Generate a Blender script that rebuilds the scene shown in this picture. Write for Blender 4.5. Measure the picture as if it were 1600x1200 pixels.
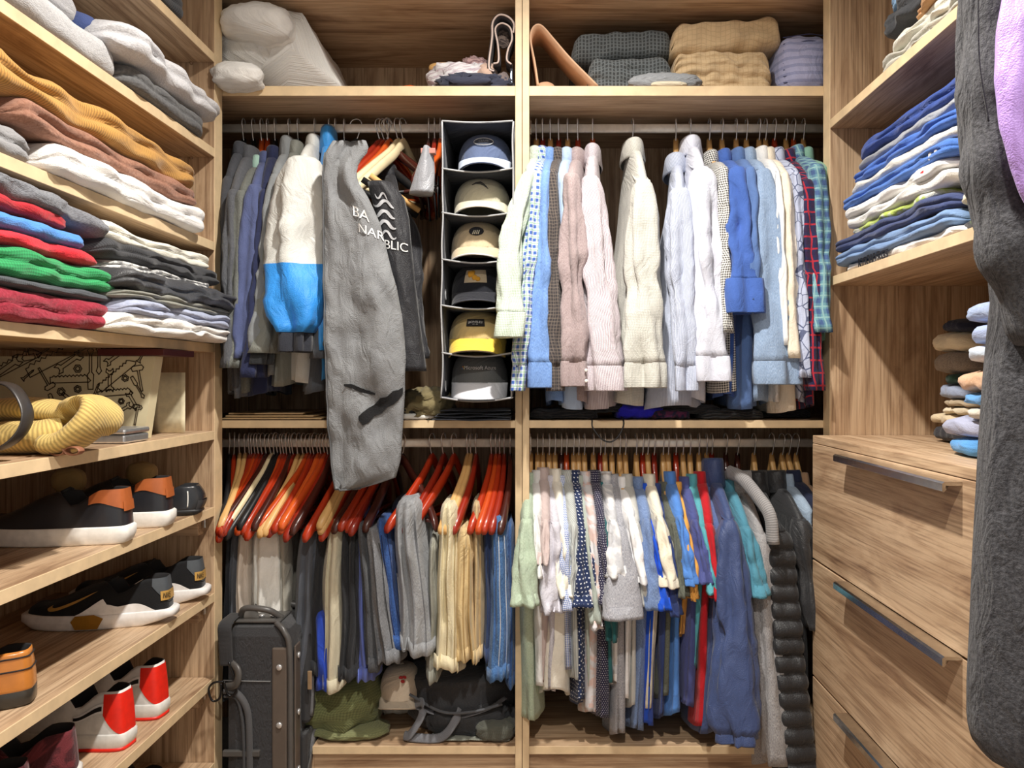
import bpy, bmesh, math, random
from mathutils import Vector, Matrix, noise
R = math.radians
PI = math.pi
rnd = random.Random(7)
for o in list(bpy.data.objects): bpy.data.objects.remove(o)
S = bpy.context.scene
COL = S.collection

# ---------------------------------------------------------------- camera, world, exposure
ZC = 1.32                    # eye height
F, VX, VY = 1200.0, 845.0, 592.0
cam = bpy.data.cameras.new('camera'); camo = bpy.data.objects.new('camera', cam); COL.objects.link(camo)
camo.location = (0, 0, ZC); camo.rotation_euler = (R(90), 0, 0)
cam.sensor_width = 36; cam.lens = 36*F/1600
cam.shift_x = -(VX-800)/1600; cam.shift_y = -(600-VY)/1600
cam.clip_start = 0.05
S.camera = camo
W = bpy.data.worlds.new('world'); S.world = W; W.use_nodes = True
W.node_tree.nodes['Background'].inputs[0].default_value = (1.0, 0.985, 0.96, 1)
W.node_tree.nodes['Background'].inputs[1].default_value = 0.62
S.view_settings.view_transform = 'Standard'
S.view_settings.look = 'None'
S.view_settings.gamma = 1
S.view_settings.use_curve_mapping = False
S.view_settings.exposure = 0.0
LAMP_W = 170

def P(px, py, Y): return Vector(((px-VX)/F*Y, Y, ZC-(py-VY)/F*Y))
def PX(px, py, X):                       # the point on the plane X seen at a pixel
    Y = X*F/(px-VX); return Vector((X, Y, ZC-(py-VY)/F*Y))
def ny(x, y, z=0.0): return noise.noise(Vector((x, y, z)))

# ---------------------------------------------------------------- materials
def lin(c):
    return tuple(((v/255)/12.92 if v/255 <= .04045 else ((v/255+.055)/1.055)**2.4) for v in c)+(1,)
class NT:
    def __init__(s, name):
        s.m = bpy.data.materials.new(name); s.m.use_nodes = True
        s.t = s.m.node_tree; s.b = s.t.nodes['Principled BSDF']
    def n(s, typ, **kw):
        o = s.t.nodes.new(typ)
        for k, v in kw.items():
            if k.startswith('i_'):
                key = k[2:]; key = int(key) if key.isdigit() else key
                o.inputs[key].default_value = v
            else: setattr(o, k, v)
        return o
    def l(s, a, b): s.t.links.new(a, b)
    def math(s, op, a, b=None, clamp=False):
        o = s.n('ShaderNodeMath', operation=op, use_clamp=clamp)
        for i, v in enumerate((a, b)):
            if v is None: continue
            if isinstance(v, (int, float)): o.inputs[i].default_value = v
            else: s.l(v, o.inputs[i])
        return o.outputs[0]
    def mix(s, fac, a, b, typ='MIX'):
        o = s.n('ShaderNodeMix', data_type='RGBA', blend_type=typ)
        for i, v in ((0, fac), (6, a), (7, b)):
            if isinstance(v, (int, float)): o.inputs[i].default_value = v
            elif isinstance(v, tuple): o.inputs[i].default_value = v
            else: s.l(v, o.inputs[i])
        return o.outputs[2]
    def ramp(s, fac, stops):
        o = s.n('ShaderNodeValToRGB'); e = o.color_ramp.elements
        while len(e) < len(stops): e.new(0.5)
        for x, (p, c) in zip(e, stops): x.position = p; x.color = c
        s.l(fac, o.inputs[0]); return o.outputs[0]
    def bump(s, h, strength=.3, dist=.002):
        o = s.n('ShaderNodeBump'); o.inputs['Strength'].default_value = strength
        o.inputs['Distance'].default_value = dist; s.l(h, o.inputs['Height'])
        s.l(o.outputs[0], s.b.inputs['Normal'])

def wood(name, axis, light=(206, 177, 144), mid=(184, 153, 121), dark=(146, 115, 88), rough=.5):
    k = NT(name); tc = k.n('ShaderNodeTexCoord')
    sc = [9, 9, 9]; sc[axis] = 1.6
    mp = k.n('ShaderNodeMapping'); mp.inputs['Scale'].default_value = sc; k.l(tc.outputs['Object'], mp.inputs[0])
    n1 = k.n('ShaderNodeTexNoise', i_Scale=1.6, i_Detail=6.0, i_Roughness=.62, i_Distortion=1.1); k.l(mp.outputs[0], n1.inputs[0])
    sc2 = [110, 110, 110]; sc2[axis] = 2.5
    mp2 = k.n('ShaderNodeMapping'); mp2.inputs['Scale'].default_value = sc2; k.l(tc.outputs['Object'], mp2.inputs[0])
    n2 = k.n('ShaderNodeTexNoise', i_Scale=2.0, i_Detail=3.0, i_Roughness=.6); k.l(mp2.outputs[0], n2.inputs[0])
    c1 = k.ramp(n1.outputs[0], [(.28, lin(dark)), (.42, lin(mid)), (.58, lin(light)), (.75, lin(mid))])
    g = k.ramp(n2.outputs[0], [(.35, (.42, .36, .32, 1)), (.52, (1, 1, 1, 1))])
    sc3 = [34, 34, 34]; sc3[axis] = .8
    mp3 = k.n('ShaderNodeMapping'); mp3.inputs['Scale'].default_value = sc3; k.l(tc.outputs['Object'], mp3.inputs[0])
    n3 = k.n('ShaderNodeTexNoise', i_Scale=1.5, i_Detail=4.0, i_Distortion=.6); k.l(mp3.outputs[0], n3.inputs[0])
    g3 = k.ramp(n3.outputs[0], [(.36, (.5, .42, .36, 1)), (.47, (1, 1, 1, 1))])
    c2 = k.mix(.6, c1, g, 'MULTIPLY'); c3 = k.mix(.55, c2, g3, 'MULTIPLY')
    k.l(c3, k.b.inputs['Base Color']); k.b.inputs['Roughness'].default_value = rough
    k.bump(n2.outputs[0], .25, .001)
    return k.m
WX, WY, WZ = wood('wood_grain_x', 0), wood('wood_grain_y', 1), wood('wood_grain_z', 2)
def plain(name, c, rough=.5, metal=0.0, spec=.5, em=None, coat=0.0, nscale=0, alpha=None):
    k = NT(name); k.b.inputs['Base Color'].default_value = lin(c)
    k.b.inputs['Roughness'].default_value = rough; k.b.inputs['Metallic'].default_value = metal
    k.b.inputs['Specular IOR Level'].default_value = spec; k.b.inputs['Coat Weight'].default_value = coat
    if em: k.b.inputs['Emission Color'].default_value = lin(c); k.b.inputs['Emission Strength'].default_value = em
    n = k.n('ShaderNodeTexNoise', i_Scale=nscale or 60.0, i_Detail=3.0)
    tc = k.n('ShaderNodeTexCoord'); k.l(tc.outputs['Object'], n.inputs[0])
    d = k.ramp(n.outputs[0], [(.3, lin(tuple(v*.94 for v in c))), (.7, lin(tuple(min(255, v*1.03) for v in c)))])
    k.l(d, k.b.inputs['Base Color']); k.bump(n.outputs[0], .12 if nscale == 0 else .4, .001)
    return k.m
EDGE = plain('pale_edge_band', (226, 200, 160), .55, nscale=25)
CHROME = plain('brushed_metal', (215, 212, 206), .22, 1.0)
STEEL = plain('steel_wire', (222, 222, 222), .25, .6)
NICKEL = plain('rod_metal', (236, 230, 220), .3, .25)
WHITE_WALL = plain('wall_paint', (236, 232, 224), .8)
BLACKP = plain('black_plastic', (26, 26, 28), .4)
CHERRY = [plain('cherry_wood_%d' % i, c, .3, coat=.5, nscale=14) for i, c in enumerate(((196, 74, 26), (172, 50, 20), (148, 38, 20), (214, 92, 34)))]
NATW = plain('natural_beech', (222, 176, 112), .4, coat=.3, nscale=18)
PALEW = plain('pale_maple', (240, 222, 180), .4, coat=.3, nscale=18)
DARKW = plain('walnut_wood', (66, 26, 20), .3, coat=.5, nscale=14)
HANG = {'c0': CHERRY[0], 'c1': CHERRY[1], 'c2': CHERRY[2], 'c3': CHERRY[3], 'n': NATW, 'p': PALEW, 'd': DARKW, 'k': BLACKP}

_fab = {}
def fab(c, pat='plain', c2=(255, 255, 255), s=100.0, rough=.85, sheen=.15, bump=.35, c3=None):
    key = (c, pat, c2, s, rough, bump, c3)
    if key in _fab: return _fab[key]
    k = NT('fabric_%s_%d' % (pat, len(_fab)))
    uv = k.n('ShaderNodeUVMap'); uv.uv_map = 'UVMap'
    sep = k.n('ShaderNodeSeparateXYZ'); k.l(uv.outputs[0], sep.inputs[0]); u, v = sep.outputs[0], sep.outputs[1]
    base = lin(c)
    nz = k.n('ShaderNodeTexNoise', i_Scale=14.0, i_Detail=5.0, i_Roughness=.6); k.l(uv.outputs[0], nz.inputs[0])
    wv = k.n('ShaderNodeTexNoise', i_Scale=420.0, i_Detail=2.0); k.l(uv.outputs[0], wv.inputs[0])
    col = base; hgt = wv.outputs[0]
    fr = lambda x, sc, off=0.0: k.math('FRACT', k.math('ADD', k.math('MULTIPLY', x, sc), off))
    band = lambda x, sc, w, off=0.0: k.math('LESS_THAN', fr(x, sc, off), w)
    if pat == 'heather':
        mp = k.n('ShaderNodeMapping'); mp.inputs['Scale'].default_value = (1, .25, 1); k.l(uv.outputs[0], mp.inputs[0])
        hn = k.n('ShaderNodeTexNoise', i_Scale=700.0, i_Detail=2.0); k.l(mp.outputs[0], hn.inputs[0])
        col = k.mix(k.ramp(hn.outputs[0], [(.38, (0, 0, 0, 1)), (.62, (1, 1, 1, 1))]), base, lin(c2)); hgt = hn.outputs[0]
    elif pat == 'stripe': col = k.mix(band(u, s, .35), base, lin(c2))
    elif pat == 'hstripe': col = k.mix(band(v, s, .4), base, lin(c2))
    elif pat == 'gingham':
        a, b = band(u, s, .5), band(v, s, .5)
        col = k.mix(k.math('MULTIPLY', k.math('ADD', a, b), .5), base, lin(c2))
    elif pat == 'grid':
        col = k.mix(k.math('MAXIMUM', band(u, s, .16), band(v, s, .16)), base, lin(c2))
    elif pat == 'plaid':
        a, b = band(u, s, .45), band(v, s, .45)
        x = k.mix(k.math('MULTIPLY', k.math('ADD', a, b), .5), base, lin(c2))
        col = k.mix(k.math('MULTIPLY', k.math('MAXIMUM', band(u, s, .14, .3), band(v, s, .14, .3)), .85), x, lin(c3 or (240, 240, 240)))
    elif pat == 'dots':
        row = k.math('MULTIPLY', k.math('FLOOR', k.math('MULTIPLY', v, s)), .5)
        du = k.math('SUBTRACT', k.math('FRACT', k.math('ADD', k.math('MULTIPLY', u, s), row)), .5)
        dv = k.math('SUBTRACT', fr(v, s), .5)
        r2 = k.math('ADD', k.math('MULTIPLY', du, du), k.math('MULTIPLY', dv, dv))
        col = k.mix(k.math('LESS_THAN', r2, .035), base, lin(c2))
    elif pat == 'cells':
        vo = k.n('ShaderNodeTexVoronoi', feature='DISTANCE_TO_EDGE', i_Scale=s); k.l(uv.outputs[0], vo.inputs['Vector'])
        col = k.mix(k.math('LESS_THAN', vo.outputs[0], .03), base, lin(c2))
    elif pat == 'blotch':
        bn = k.n('ShaderNodeTexNoise', i_Scale=s, i_Detail=2.0); k.l(uv.outputs[0], bn.inputs[0])
        col = k.mix(k.ramp(bn.outputs[0], [(.47, (0, 0, 0, 1)), (.55, (1, 1, 1, 1))]), base, lin(c2))
    elif pat == 'knit':
        a = k.math('ABSOLUTE', k.math('SUBTRACT', fr(u, s), .5)); b = k.math('ABSOLUTE', k.math('SUBTRACT', fr(v, s), .5))
        hgt = k.math('SUBTRACT', 1.0, k.math('ADD', a, b))
        col = k.mix(hgt, lin(tuple(x*.72 for x in c)), base)
    elif pat == 'rib':
        a = k.math('ABSOLUTE', k.math('SUBTRACT', fr(v, s), .5)); hgt = k.math('SUBTRACT', .6, a)
        col = k.mix(k.math('MULTIPLY', hgt, 1.6, True), lin(tuple(x*.68 for x in c)), base)
    elif pat == 'waffle':
        a = k.math('LESS_THAN', fr(u, s), .72); b = k.math('LESS_THAN', fr(v, s), .6)
        hgt = k.math('SUBTRACT', 1.0, k.math('MULTIPLY', a, b)); col = k.mix(k.math('MULTIPLY', a, b), base, lin(tuple(x*.62 for x in c)))
    elif pat == 'fleece':
        hn = k.n('ShaderNodeTexNoise', i_Scale=150.0, i_Detail=4.0, i_Roughness=.75); k.l(uv.outputs[0], hn.inputs[0]); hgt = hn.outputs[0]
        col = k.mix(k.ramp(hn.outputs[0], [(.4, (0, 0, 0, 1)), (.7, (1, 1, 1, 1))]), base, lin(c2))
    if isinstance(col, tuple):
        rgb = k.n('ShaderNodeRGB'); rgb.outputs[0].default_value = col; col = rgb.outputs[0]
    tone = k.ramp(nz.outputs[0], [(.3, (.86, .86, .87, 1)), (.65, (1, 1, 1, 1))])
    col = k.mix(1.0, col, tone, 'MULTIPLY')
    k.l(col, k.b.inputs['Base Color']); k.b.inputs['Roughness'].default_value = rough
    k.b.inputs['Sheen Weight'].default_value = sheen; k.b.inputs['Specular IOR Level'].default_value = .25 if rough > .6 else .5
    mpc = k.n('ShaderNodeMapping'); mpc.inputs['Scale'].default_value = (1, .4, 1); k.l(uv.outputs[0], mpc.inputs[0])
    cr = k.n('ShaderNodeTexNoise', i_Scale=30.0, i_Detail=4.0, i_Distortion=1.2); k.l(mpc.outputs[0], cr.inputs[0])
    h = k.math('ADD', k.math('MULTIPLY', hgt, .35), k.math('MULTIPLY', cr.outputs[0], 1.6))
    k.bump(h, bump*(1.7 if pat not in ('rib', 'knit', 'waffle') else .9), .006)
    _fab[key] = k.m
    return k.m

# ---------------------------------------------------------------- mesh helpers
def thing(name, label, cat, loc=(0, 0, 0), rz=0.0, group=None):
    o = bpy.data.objects.new(name, None); COL.objects.link(o); o.empty_display_size = .02
    o.location = loc; o.rotation_euler = (0, 0, rz); o['label'] = label; o['category'] = cat
    if group: o['group'] = group
    return o
def tag(o, label, cat, group=None):
    o['label'] = label; o['category'] = cat
    if group: o['group'] = group
    return o
def link(name, me, parent=None, world=True):
    o = bpy.data.objects.new(name, me); COL.objects.link(o)
    if parent is not None:
        o.parent = parent
        if world:                                        # the mesh was written in world coordinates
            m = Matrix.Identity(4); q = parent
            while q is not None:
                m = q.matrix_parent_inverse @ Matrix.LocRotScale(q.location, q.rotation_euler, q.scale) @ m
                q = q.parent
            o.matrix_parent_inverse = m.inverted()
    return o
def mesh(name, vs, fs, mats, parent=None, uvs=None, smooth=True, mi=None, world=True):
    me = bpy.data.meshes.new(name); me.from_pydata([tuple(v) for v in vs], [], fs)
    for m in (mats if isinstance(mats, (list, tuple)) else [mats]): me.materials.append(m)
    if smooth: me.polygons.foreach_set('use_smooth', [True]*len(me.polygons))
    if mi: me.polygons.foreach_set('material_index', mi)
    l = me.uv_layers.new(name='UVMap')
    if uvs:
        flat = []
        for p in me.polygons:
            for vi in p.vertices: flat += uvs[vi]
        l.data.foreach_set('uv', flat)
    me.update()
    return link(name, me, parent, world)
def loft(name, rings, mats, parent=None, closed=True, cap0=True, cap1=True, smooth=True, mi_rows=None, world=True, uvo=None):
    n = len(rings[0]); vs = []; uvs = []; fs = []; mi = []
    uo = uvo if uvo is not None else rnd.random()*3
    vv = 0.0; prev = None
    for r in rings:
        if prev is not None: vv += max((r[i]-prev[i]).length for i in range(0, n, max(1, n//6)))
        uu = 0.0
        for i, p in enumerate(r):
            if i: uu += (p-r[i-1]).length
            vs.append(p); uvs.append([uu+uo, vv+uo])
        prev = r
    m = n if closed else n-1
    for j in range(len(rings)-1):
        for i in range(m):
            a = j*n+i; b = j*n+(i+1) % n
            fs.append((a, b, b+n, a+n)); mi.append(mi_rows[j] if mi_rows else 0)
    for cap, j in ((cap0, 0), (cap1, len(rings)-1)):
        if cap and closed:
            c = sum(rings[j], Vector())/n; ci = len(vs); vs.append(c); uvs.append(list(uvs[j*n]))
            for i in range(n):
                a = j*n+i; b = j*n+(i+1) % n
                fs.append((b, a, ci) if j == 0 else (a, b, ci)); mi.append(mi_rows[min(j, len(mi_rows)-1)] if mi_rows else 0)
    return mesh(name, vs, fs, mats, parent, uvs, smooth, mi if mi_rows else None, world)
def box(name, a, b, mat, parent=None, bev=.0015, world=True):
    bm = bmesh.new(); bmesh.ops.create_cube(bm, size=1)
    a, b = Vector(a), Vector(b); c = (a+b)/2; d = b-a
    for v in bm.verts: v.co = Vector((v.co.x*abs(d.x), v.co.y*abs(d.y), v.co.z*abs(d.z)))+c
    if bev: bmesh.ops.bevel(bm, geom=bm.edges[:], offset=min(bev, min(abs(x) for x in d)*.45), segments=2, affect='EDGES', profile=.5)
    me = bpy.data.meshes.new(name); bm.to_mesh(me); bm.free(); me.materials.append(mat); me.uv_layers.new(name='UVMap') if not me.uv_layers else None
    return link(name, me, parent, world)
def tube(name, pts, r, mat, parent=None, n=10, closed=False, world=True, flat=1.0, rs=None, up=None):
    pts = [Vector(p) for p in pts]; rings = []; L = len(pts); pu = None
    for i, p in enumerate(pts):
        t = (pts[(i+1) % L]-pts[i-1]) if closed else (pts[min(i+1, L-1)]-pts[max(i-1, 0)])
        t.normalize()
        u = Vector(up) if up else (pu if pu is not None else (Vector((0, 0, 1)) if abs(t.z) < .9 else Vector((1, 0, 0))))
        u = (u-t*u.dot(t)); u.normalize(); pu = u; w = t.cross(u)
        q = rs[i] if rs else r
        rings.append([p+u*math.cos(a)*q+w*math.sin(a)*q*flat for a in [2*PI*k/n for k in range(n)]])
    if closed: rings.append(rings[0])
    return loft(name, rings, mat, parent, True, not closed, not closed, True, None, world)
def bez(pts, n=24):                     # smooth curve through points
    out = []; p = [Vector(q) for q in pts]; p = [p[0]*2-p[1]]+p+[p[-1]*2-p[-2]]
    seg = len(p)-3
    for i in range(seg):
        a, b, c, d = p[i:i+4]; m = max(2, n//seg)
        for k in range(m+(1 if i == seg-1 else 0)):
            t = k/m
            out.append(.5*((2*b)+(c-a)*t+(2*a-5*b+4*c-d)*t*t+(3*b-a-3*c+d)*t**3))
    return out
def textmesh(name, s, size, mat, M, parent=None, ext=.0004, fn=None, bold=0.0, shear=0.0):
    cu = bpy.data.curves.new('t', 'FONT'); cu.body = s; cu.size = size; cu.extrude = ext; cu.align_x = 'CENTER'; cu.align_y = 'CENTER'; cu.offset = bold; cu.shear = shear
    ob = bpy.data.objects.new('t', cu); COL.objects.link(ob)
    dg = bpy.context.evaluated_depsgraph_get(); me = bpy.data.meshes.new_from_object(ob.evaluated_get(dg))
    bpy.data.objects.remove(ob); me.name = name
    for v in me.vertices: v.co = fn(v.co) if fn else M @ v.co
    me.materials.clear(); me.materials.append(mat)
    return link(name, me, parent)
def sgnp(x, p): return math.copysign(abs(x)**p, x)
def smooth(t): t = max(0, min(1, t)); return t*t*(3-2*t)
def lerp(a, b, t): return a+(b-a)*t
def frame(o, x, z):                     # matrix with origin o, local x and z axes
    x = Vector(x).normalized(); z = Vector(z).normalized(); y = z.cross(x)
    return Matrix(((x.x, y.x, z.x, o[0]), (x.y, y.y, z.y, o[1]), (x.z, y.z, z.z, o[2]), (0, 0, 0, 1)))

# ---------------------------------------------------------------- room shell
def struct(o): o['kind'] = 'structure'; return o
FLOORM = wood('floor_wood', 1, (176, 150, 122), (150, 122, 96), (110, 86, 66))
struct(box('floor', (-1.5, -1.2, -.05), (1.5, 2.7, 0), FLOORM, bev=0))
struct(box('ceiling', (-1.5, -1.2, 2.72), (1.5, 2.7, 2.78), WHITE_WALL, bev=0))
struct(box('wall_left', (-1.36, -1.2, 0), (-1.30, 2.66, 2.72), WHITE_WALL, bev=0))
struct(box('wall_right', (1.26, -1.2, 0), (1.32, 2.66, 2.72), WHITE_WALL, bev=0))
struct(box('wall_back', (-1.36, 2.60, 0), (1.32, 2.66, 2.72), WHITE_WALL, bev=0))

def z(v): return ZC+v
def downlight(x, y, w, label):
    t = thing('downlight', label, 'ceiling light', (x, y, 2.72))
    tube('trim_ring', [(x+.055*math.cos(a), y+.055*math.sin(a), 2.716) for a in [2*PI*i/32 for i in range(32)]], .007, plain('white_trim', (240, 240, 238), .5), t, 8, True)
    rr = [[Vector((x+r*math.cos(2*PI*i/24), y+r*math.sin(2*PI*i/24), zz)) for i in range(24)] for r, zz in ((.05, 2.719), (.03, 2.7195), (.004, 2.7198))]
    loft('lens', rr, plain('lit_lens', (255, 246, 230), .5, em=8), t)
    ld = bpy.data.lights.new('lamp', 'SPOT'); ld.energy = w; ld.spot_size = R(152); ld.spot_blend = 1.0; ld.shadow_soft_size = .035; ld.color = (1, .95, .88)
    lo = bpy.data.objects.new('lamp_bulb', ld); COL.objects.link(lo); lo.parent = t; lo.location = (0, 0, -.05)
    return t
downlight(0.0, 1.30, LAMP_W, 'round recessed ceiling downlight over the middle of the aisle')
downlight(0.0, 0.10, LAMP_W*.9, 'added round recessed ceiling downlight, unseen, above the camera')  # assumed second lamp, out of view, added to light from above the camera

# ---------------------------------------------------------------- back closet
YF, YB, YR = 2.07, 2.55, 2.22           # front plane, back panel, rod
XL, XR, XM0, XM1 = -1.06, .93, -.069, -.031   # the bays run on behind the side units
ZT, ZS, ZM, ZB = z(.776), z(1.029), z(-.122), z(-.99)   # top shelf mid, roof underside, middle shelf mid, bottom shelf top
ZROD = (z(.7234), z(-.185))
bc = thing('back_closet', 'wood grain built-in closet with two hanging bays along the back wall', 'closet', (0, YF, 0))
def band(name, a, b, parent): return box(name, a, b, EDGE, parent, .0006)
def upright(x0, x1):
    u = box('upright', (x0, YF+.001, 0), (x1, YB, 2.40), WZ, bc)
    band('edge_band', (x0+.0003, YF-.0008, .001), (x1-.0003, YF+.0012, 2.399), u)
upright(XL-.02, XL); upright(XM0, (XM0+XM1)/2-.0006); upright((XM0+XM1)/2+.0006, XM1); upright(XR, XR+.02)
for x0, x1 in ((XL, XM0), (XM1, XR)):
    box('back_panel', (x0, YB-.008, .2), (x1, YB, 2.36), WZ, bc)
    for zc_, th, nm in ((ZT, .027, 'shelf'), (ZS+.011, .022, 'top_panel'), (ZM, .021, 'shelf')):
        q = box(nm, (x0, YF+.001, zc_-th/2), (x1, YB-.009, zc_+th/2), WX, bc)
        band('edge_band', (x0, YF-.0008, zc_-th/2+.0004), (x1, YF+.0012, zc_+th/2-.0004), q)
SUITX = -.615                            # right side of the open floor bay that holds the suitcase
for x0, x1 in ((SUITX, XM0), (XM1, XR)):
    q = box('bottom_shelf', (x0, YF+.001, ZB-.022), (x1, YB-.009, ZB), WX, bc)
    band('edge_band', (x0, YF-.0008, ZB-.0215), (x1, YF+.0012, ZB-.0005), q)
    box('plinth', (x0, YF+.012, .01), (x1, YF+.03, ZB-.024), WX, bc)
box('bay_side', (SUITX-.018, YF+.012, .01), (SUITX, YB-.01, ZB-.024), WZ, bc)
for x0, x1 in ((XL, XM0), (XM1, XR)):
    for zr in ZROD:
        rr = [[Vector((x, YR+.0075*sgnp(math.cos(a), .6), zr+.0125*sgnp(math.sin(a), .6))) for a in [2*PI*i/20 for i in range(20)]] for x in (x0+.002, x1-.002)]
        rod = loft('hanging_rod', rr, NICKEL, bc)
        for xx, sg in ((x0, 1), (x1, -1)):
            box('rod_bracket', (xx+.0003*sg, YR-.016, zr-.022), (xx+.004*sg, YR+.016, zr+.02), CHROME, rod)
gr = [Vector((P(565, 130, YB-.009).x+.016*math.cos(a), YB-.009, z(.835)+.016*math.sin(a))) for a in [2*PI*i/20 for i in range(20)]]
tube('cable_grommet', gr, .003, plain('grommet', (70, 74, 78), .5), bc, 8, True)

# ---------------------------------------------------------------- left shelving
YP = 2.02
XLS = -.8585; XLB = -1.285
lu = thing('left_shelving', 'tall wood grain shelving unit with nine shelves on the left wall', 'shelving', (XLS, 1.4, 0))
q = box('side_panel', (XLB, YP+.001, 0), (XLS-.001, YF-.001, 2.4), WZ, lu); band('edge_band', (XLS-.0015, YP+.0015, .001), (XLS+.0005, YF-.0015, 2.399), q)
box('back_panel', (XLB, .55, .05), (XLB+.008, YP, 2.4), WZ, lu)
box('side_panel', (XLB, .53, 0), (XLS, .55, 2.4), WZ, lu)
k = F/YP
LS = [98, 246, 392, 551, 687, 806, 940, 1072, 1205]
LZ = []
TH = .0235
screwm = plain('screw_cap', (150, 120, 92), .5)
for i, py in enumerate(LS):
    zb = ZC-(py-VY)/k; LZ.append(zb+TH)
    q = box('shelf', (XLB+.009, .551, zb), (XLS-.001, YP-.0005, zb+TH), WY, lu)
    band('edge_band', (XLS-.0015, .552, zb+.0004), (XLS+.0008, YP-.001, zb+TH-.0004), q)
    if i >= 5:
        cl = box('cleat', (XLS-.17, YP-.034, zb-.046), (XLS-.028, YP-.001, zb-.0005), WX, lu)
        box('bracket', (XLS-.026, YP-.014, zb-.03), (XLS-.018, YP-.001, zb-.002), CHROME, cl)
    elif i < 3:
        tube('shelf_pin', [(XLS-.06, YP-.006, zb-.002), (XLS-.06, YP-.001, zb-.002)], .004, screwm, lu, 8)

# ---------------------------------------------------------------- right shelving and drawers
XRS = .761; XRB = 1.245; XD = .714
ru = thing('right_shelving', 'wood grain open shelving above the drawers on the right wall', 'shelving', (XRS, 1.4, z(-.148)))
q = box('side_panel', (XRS+.001, YP+.001, 0), (XRB, YF-.001, 2.4), WZ, ru); band('edge_band', (XRS-.0005, YP+.0015, .001), (XRS+.0015, YF-.0015, 2.399), q)
box('back_panel', (XRB-.008, .75, .05), (XRB, YP, 2.4), WZ, ru)
RZ = []
for py in (201, 447):
    zb = ZC-(py-VY)/k; RZ.append(zb+TH)
    q = box('shelf', (XRS+.001, .77, zb), (XRB-.009, YP-.0005, zb+TH), WY, ru)
    band('edge_band', (XRS-.0008, .771, zb+.0004), (XRS+.0015, YP-.001, zb+TH-.0004), q)
box('side_panel', (XRS, .75, 0), (XRB, .769, 2.4), WZ, ru)
dc = thing('drawer_chest', 'wide wood grain chest of drawers with bar handles under the right shelves', 'drawers', (XD, 1.4, 0))
ZD = z(-.148)
YD0 = .80
box('top', (XD+.001, YD0, ZD-.02), (XRB-.01, YP-.0005, ZD), WY, dc)
box('carcass_side', (XD+.021, YP-.02, .02), (XRB-.01, YP-.0007, ZD-.021), WZ, dc)
box('carcass_side', (XD+.021, YD0, .02), (XRB-.01, YD0+.02, ZD-.021), WZ, dc)
DH = .306
for i in range(3):
    z1 = ZD-.0205-(.0 if i == 0 else 0)-i*DH; z0 = z1-DH+.005
    if i == 0: z1 = ZD-.0215
    d = box('drawer', (XD, YD0+.002, max(z0, .03)), (XD+.019, YP+.03-.032, z1), WY, dc)
    hz = z1-.015 if i == 0 else z1-.006
    ys, ye = 1.30, 1.785
    prof = [(0, .010), (-.030, .010), (-.034, .007), (-.034, -.006), (-.031, -.008), (-.030, .004), (0, .004)]
    rr = [[Vector((XD-.0005+a, yy, hz+b)) for a, b in prof] for yy in (ys, ye)]
    loft('handle', rr, CHROME, d, smooth=False)

# ---------------------------------------------------------------- hangers
def arm_rings(span=.215, drop=.150, curve=.030, kx=1.0, ex=1.25, tip=1.75):
    rings = []
    for i in range(29):
        t = -1+2*i/28; a = abs(t); y = span*t
        zz = -.062-drop*(a**ex)+.018*math.exp(-(a/.16)**2)
        xb = -curve*a**2.2
        hx = .0064*lerp(1, tip, a)*kx; hz = lerp(.017, .015 if ex > 1 else .008, min(1, a*1.5) if ex < 1 else a)
        if a > .97: hx *= .72; hz *= .72
        rings.append([Vector((xb+hx*sgnp(math.cos(k), .7), y, zz+hz*sgnp(math.sin(k), .7))) for k in [2*PI*i/10 for i in range(10)]])
    return rings
def hanger_meshes():
    out = {}
    out['arms'] = arm_rings()
    hp = []
    for i in range(15):
        a = R(-35)+R(250)*i/14
        hp.append(Vector((0, .019*math.cos(a), .0145-.0085+.0175*math.sin(a)+.004)))
    hp += [Vector((0, -.006, -.026)), Vector((0, 0, -.036)), Vector((0, 0, -.062))]
    out['hook'] = hp
    out['bar'] = [(-.024, -.19, -.199), (-.024, .19, -.199)]
    return out
HM = hanger_meshes()
_hproto = {}
def hproto(mat):
    o = hanger(0, 0, 0, mat, 'x')
    for c in list(o.children): bpy.data.objects.remove(c)
    bpy.data.objects.remove(o)
def hanger(x, row, rz, mat, label, group=None, bar=True, tilt=0.0, dz=0.0, y=YR, fit=None):
    if fit and mat not in _hproto: hproto(mat)
    if mat not in _hproto:
        o = thing('coat_hanger', label, 'hanger')
        a = loft('arms', [[v.copy() for v in r] for r in HM['arms']], HANG[mat], o, world=False)
        h = tube('hook', HM['hook'], .0019, STEEL, o, 6, world=False)
        b = tube('trouser_bar', HM['bar'], .0055, HANG[mat], o, 8, world=False)
        _hproto[mat] = (a.data, h.data, b.data)
    else:
        o = thing('coat_hanger', label, 'hanger')
        for nm, me in zip(('arms', 'hook', 'trouser_bar'), _hproto[mat]):
            if nm == 'arms' and fit: continue
            c = bpy.data.objects.new(nm, me); COL.objects.link(c); c.parent = o
            if nm == 'trouser_bar' and fit: c.scale = (.2, fit[0]/.215*.9, 1); c.location = (0, 0, .199-.062-fit[1]*.9)
        if fit: loft('arms', arm_rings(fit[0], fit[1], 0, 1.25, .58, .8), HANG[mat], o, world=False)
    o.location = (x, y, ZROD[row]+dz); o.rotation_euler = (0, tilt, rz)
    o['label'] = label
    if group: o['group'] = group
    return o

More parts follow.
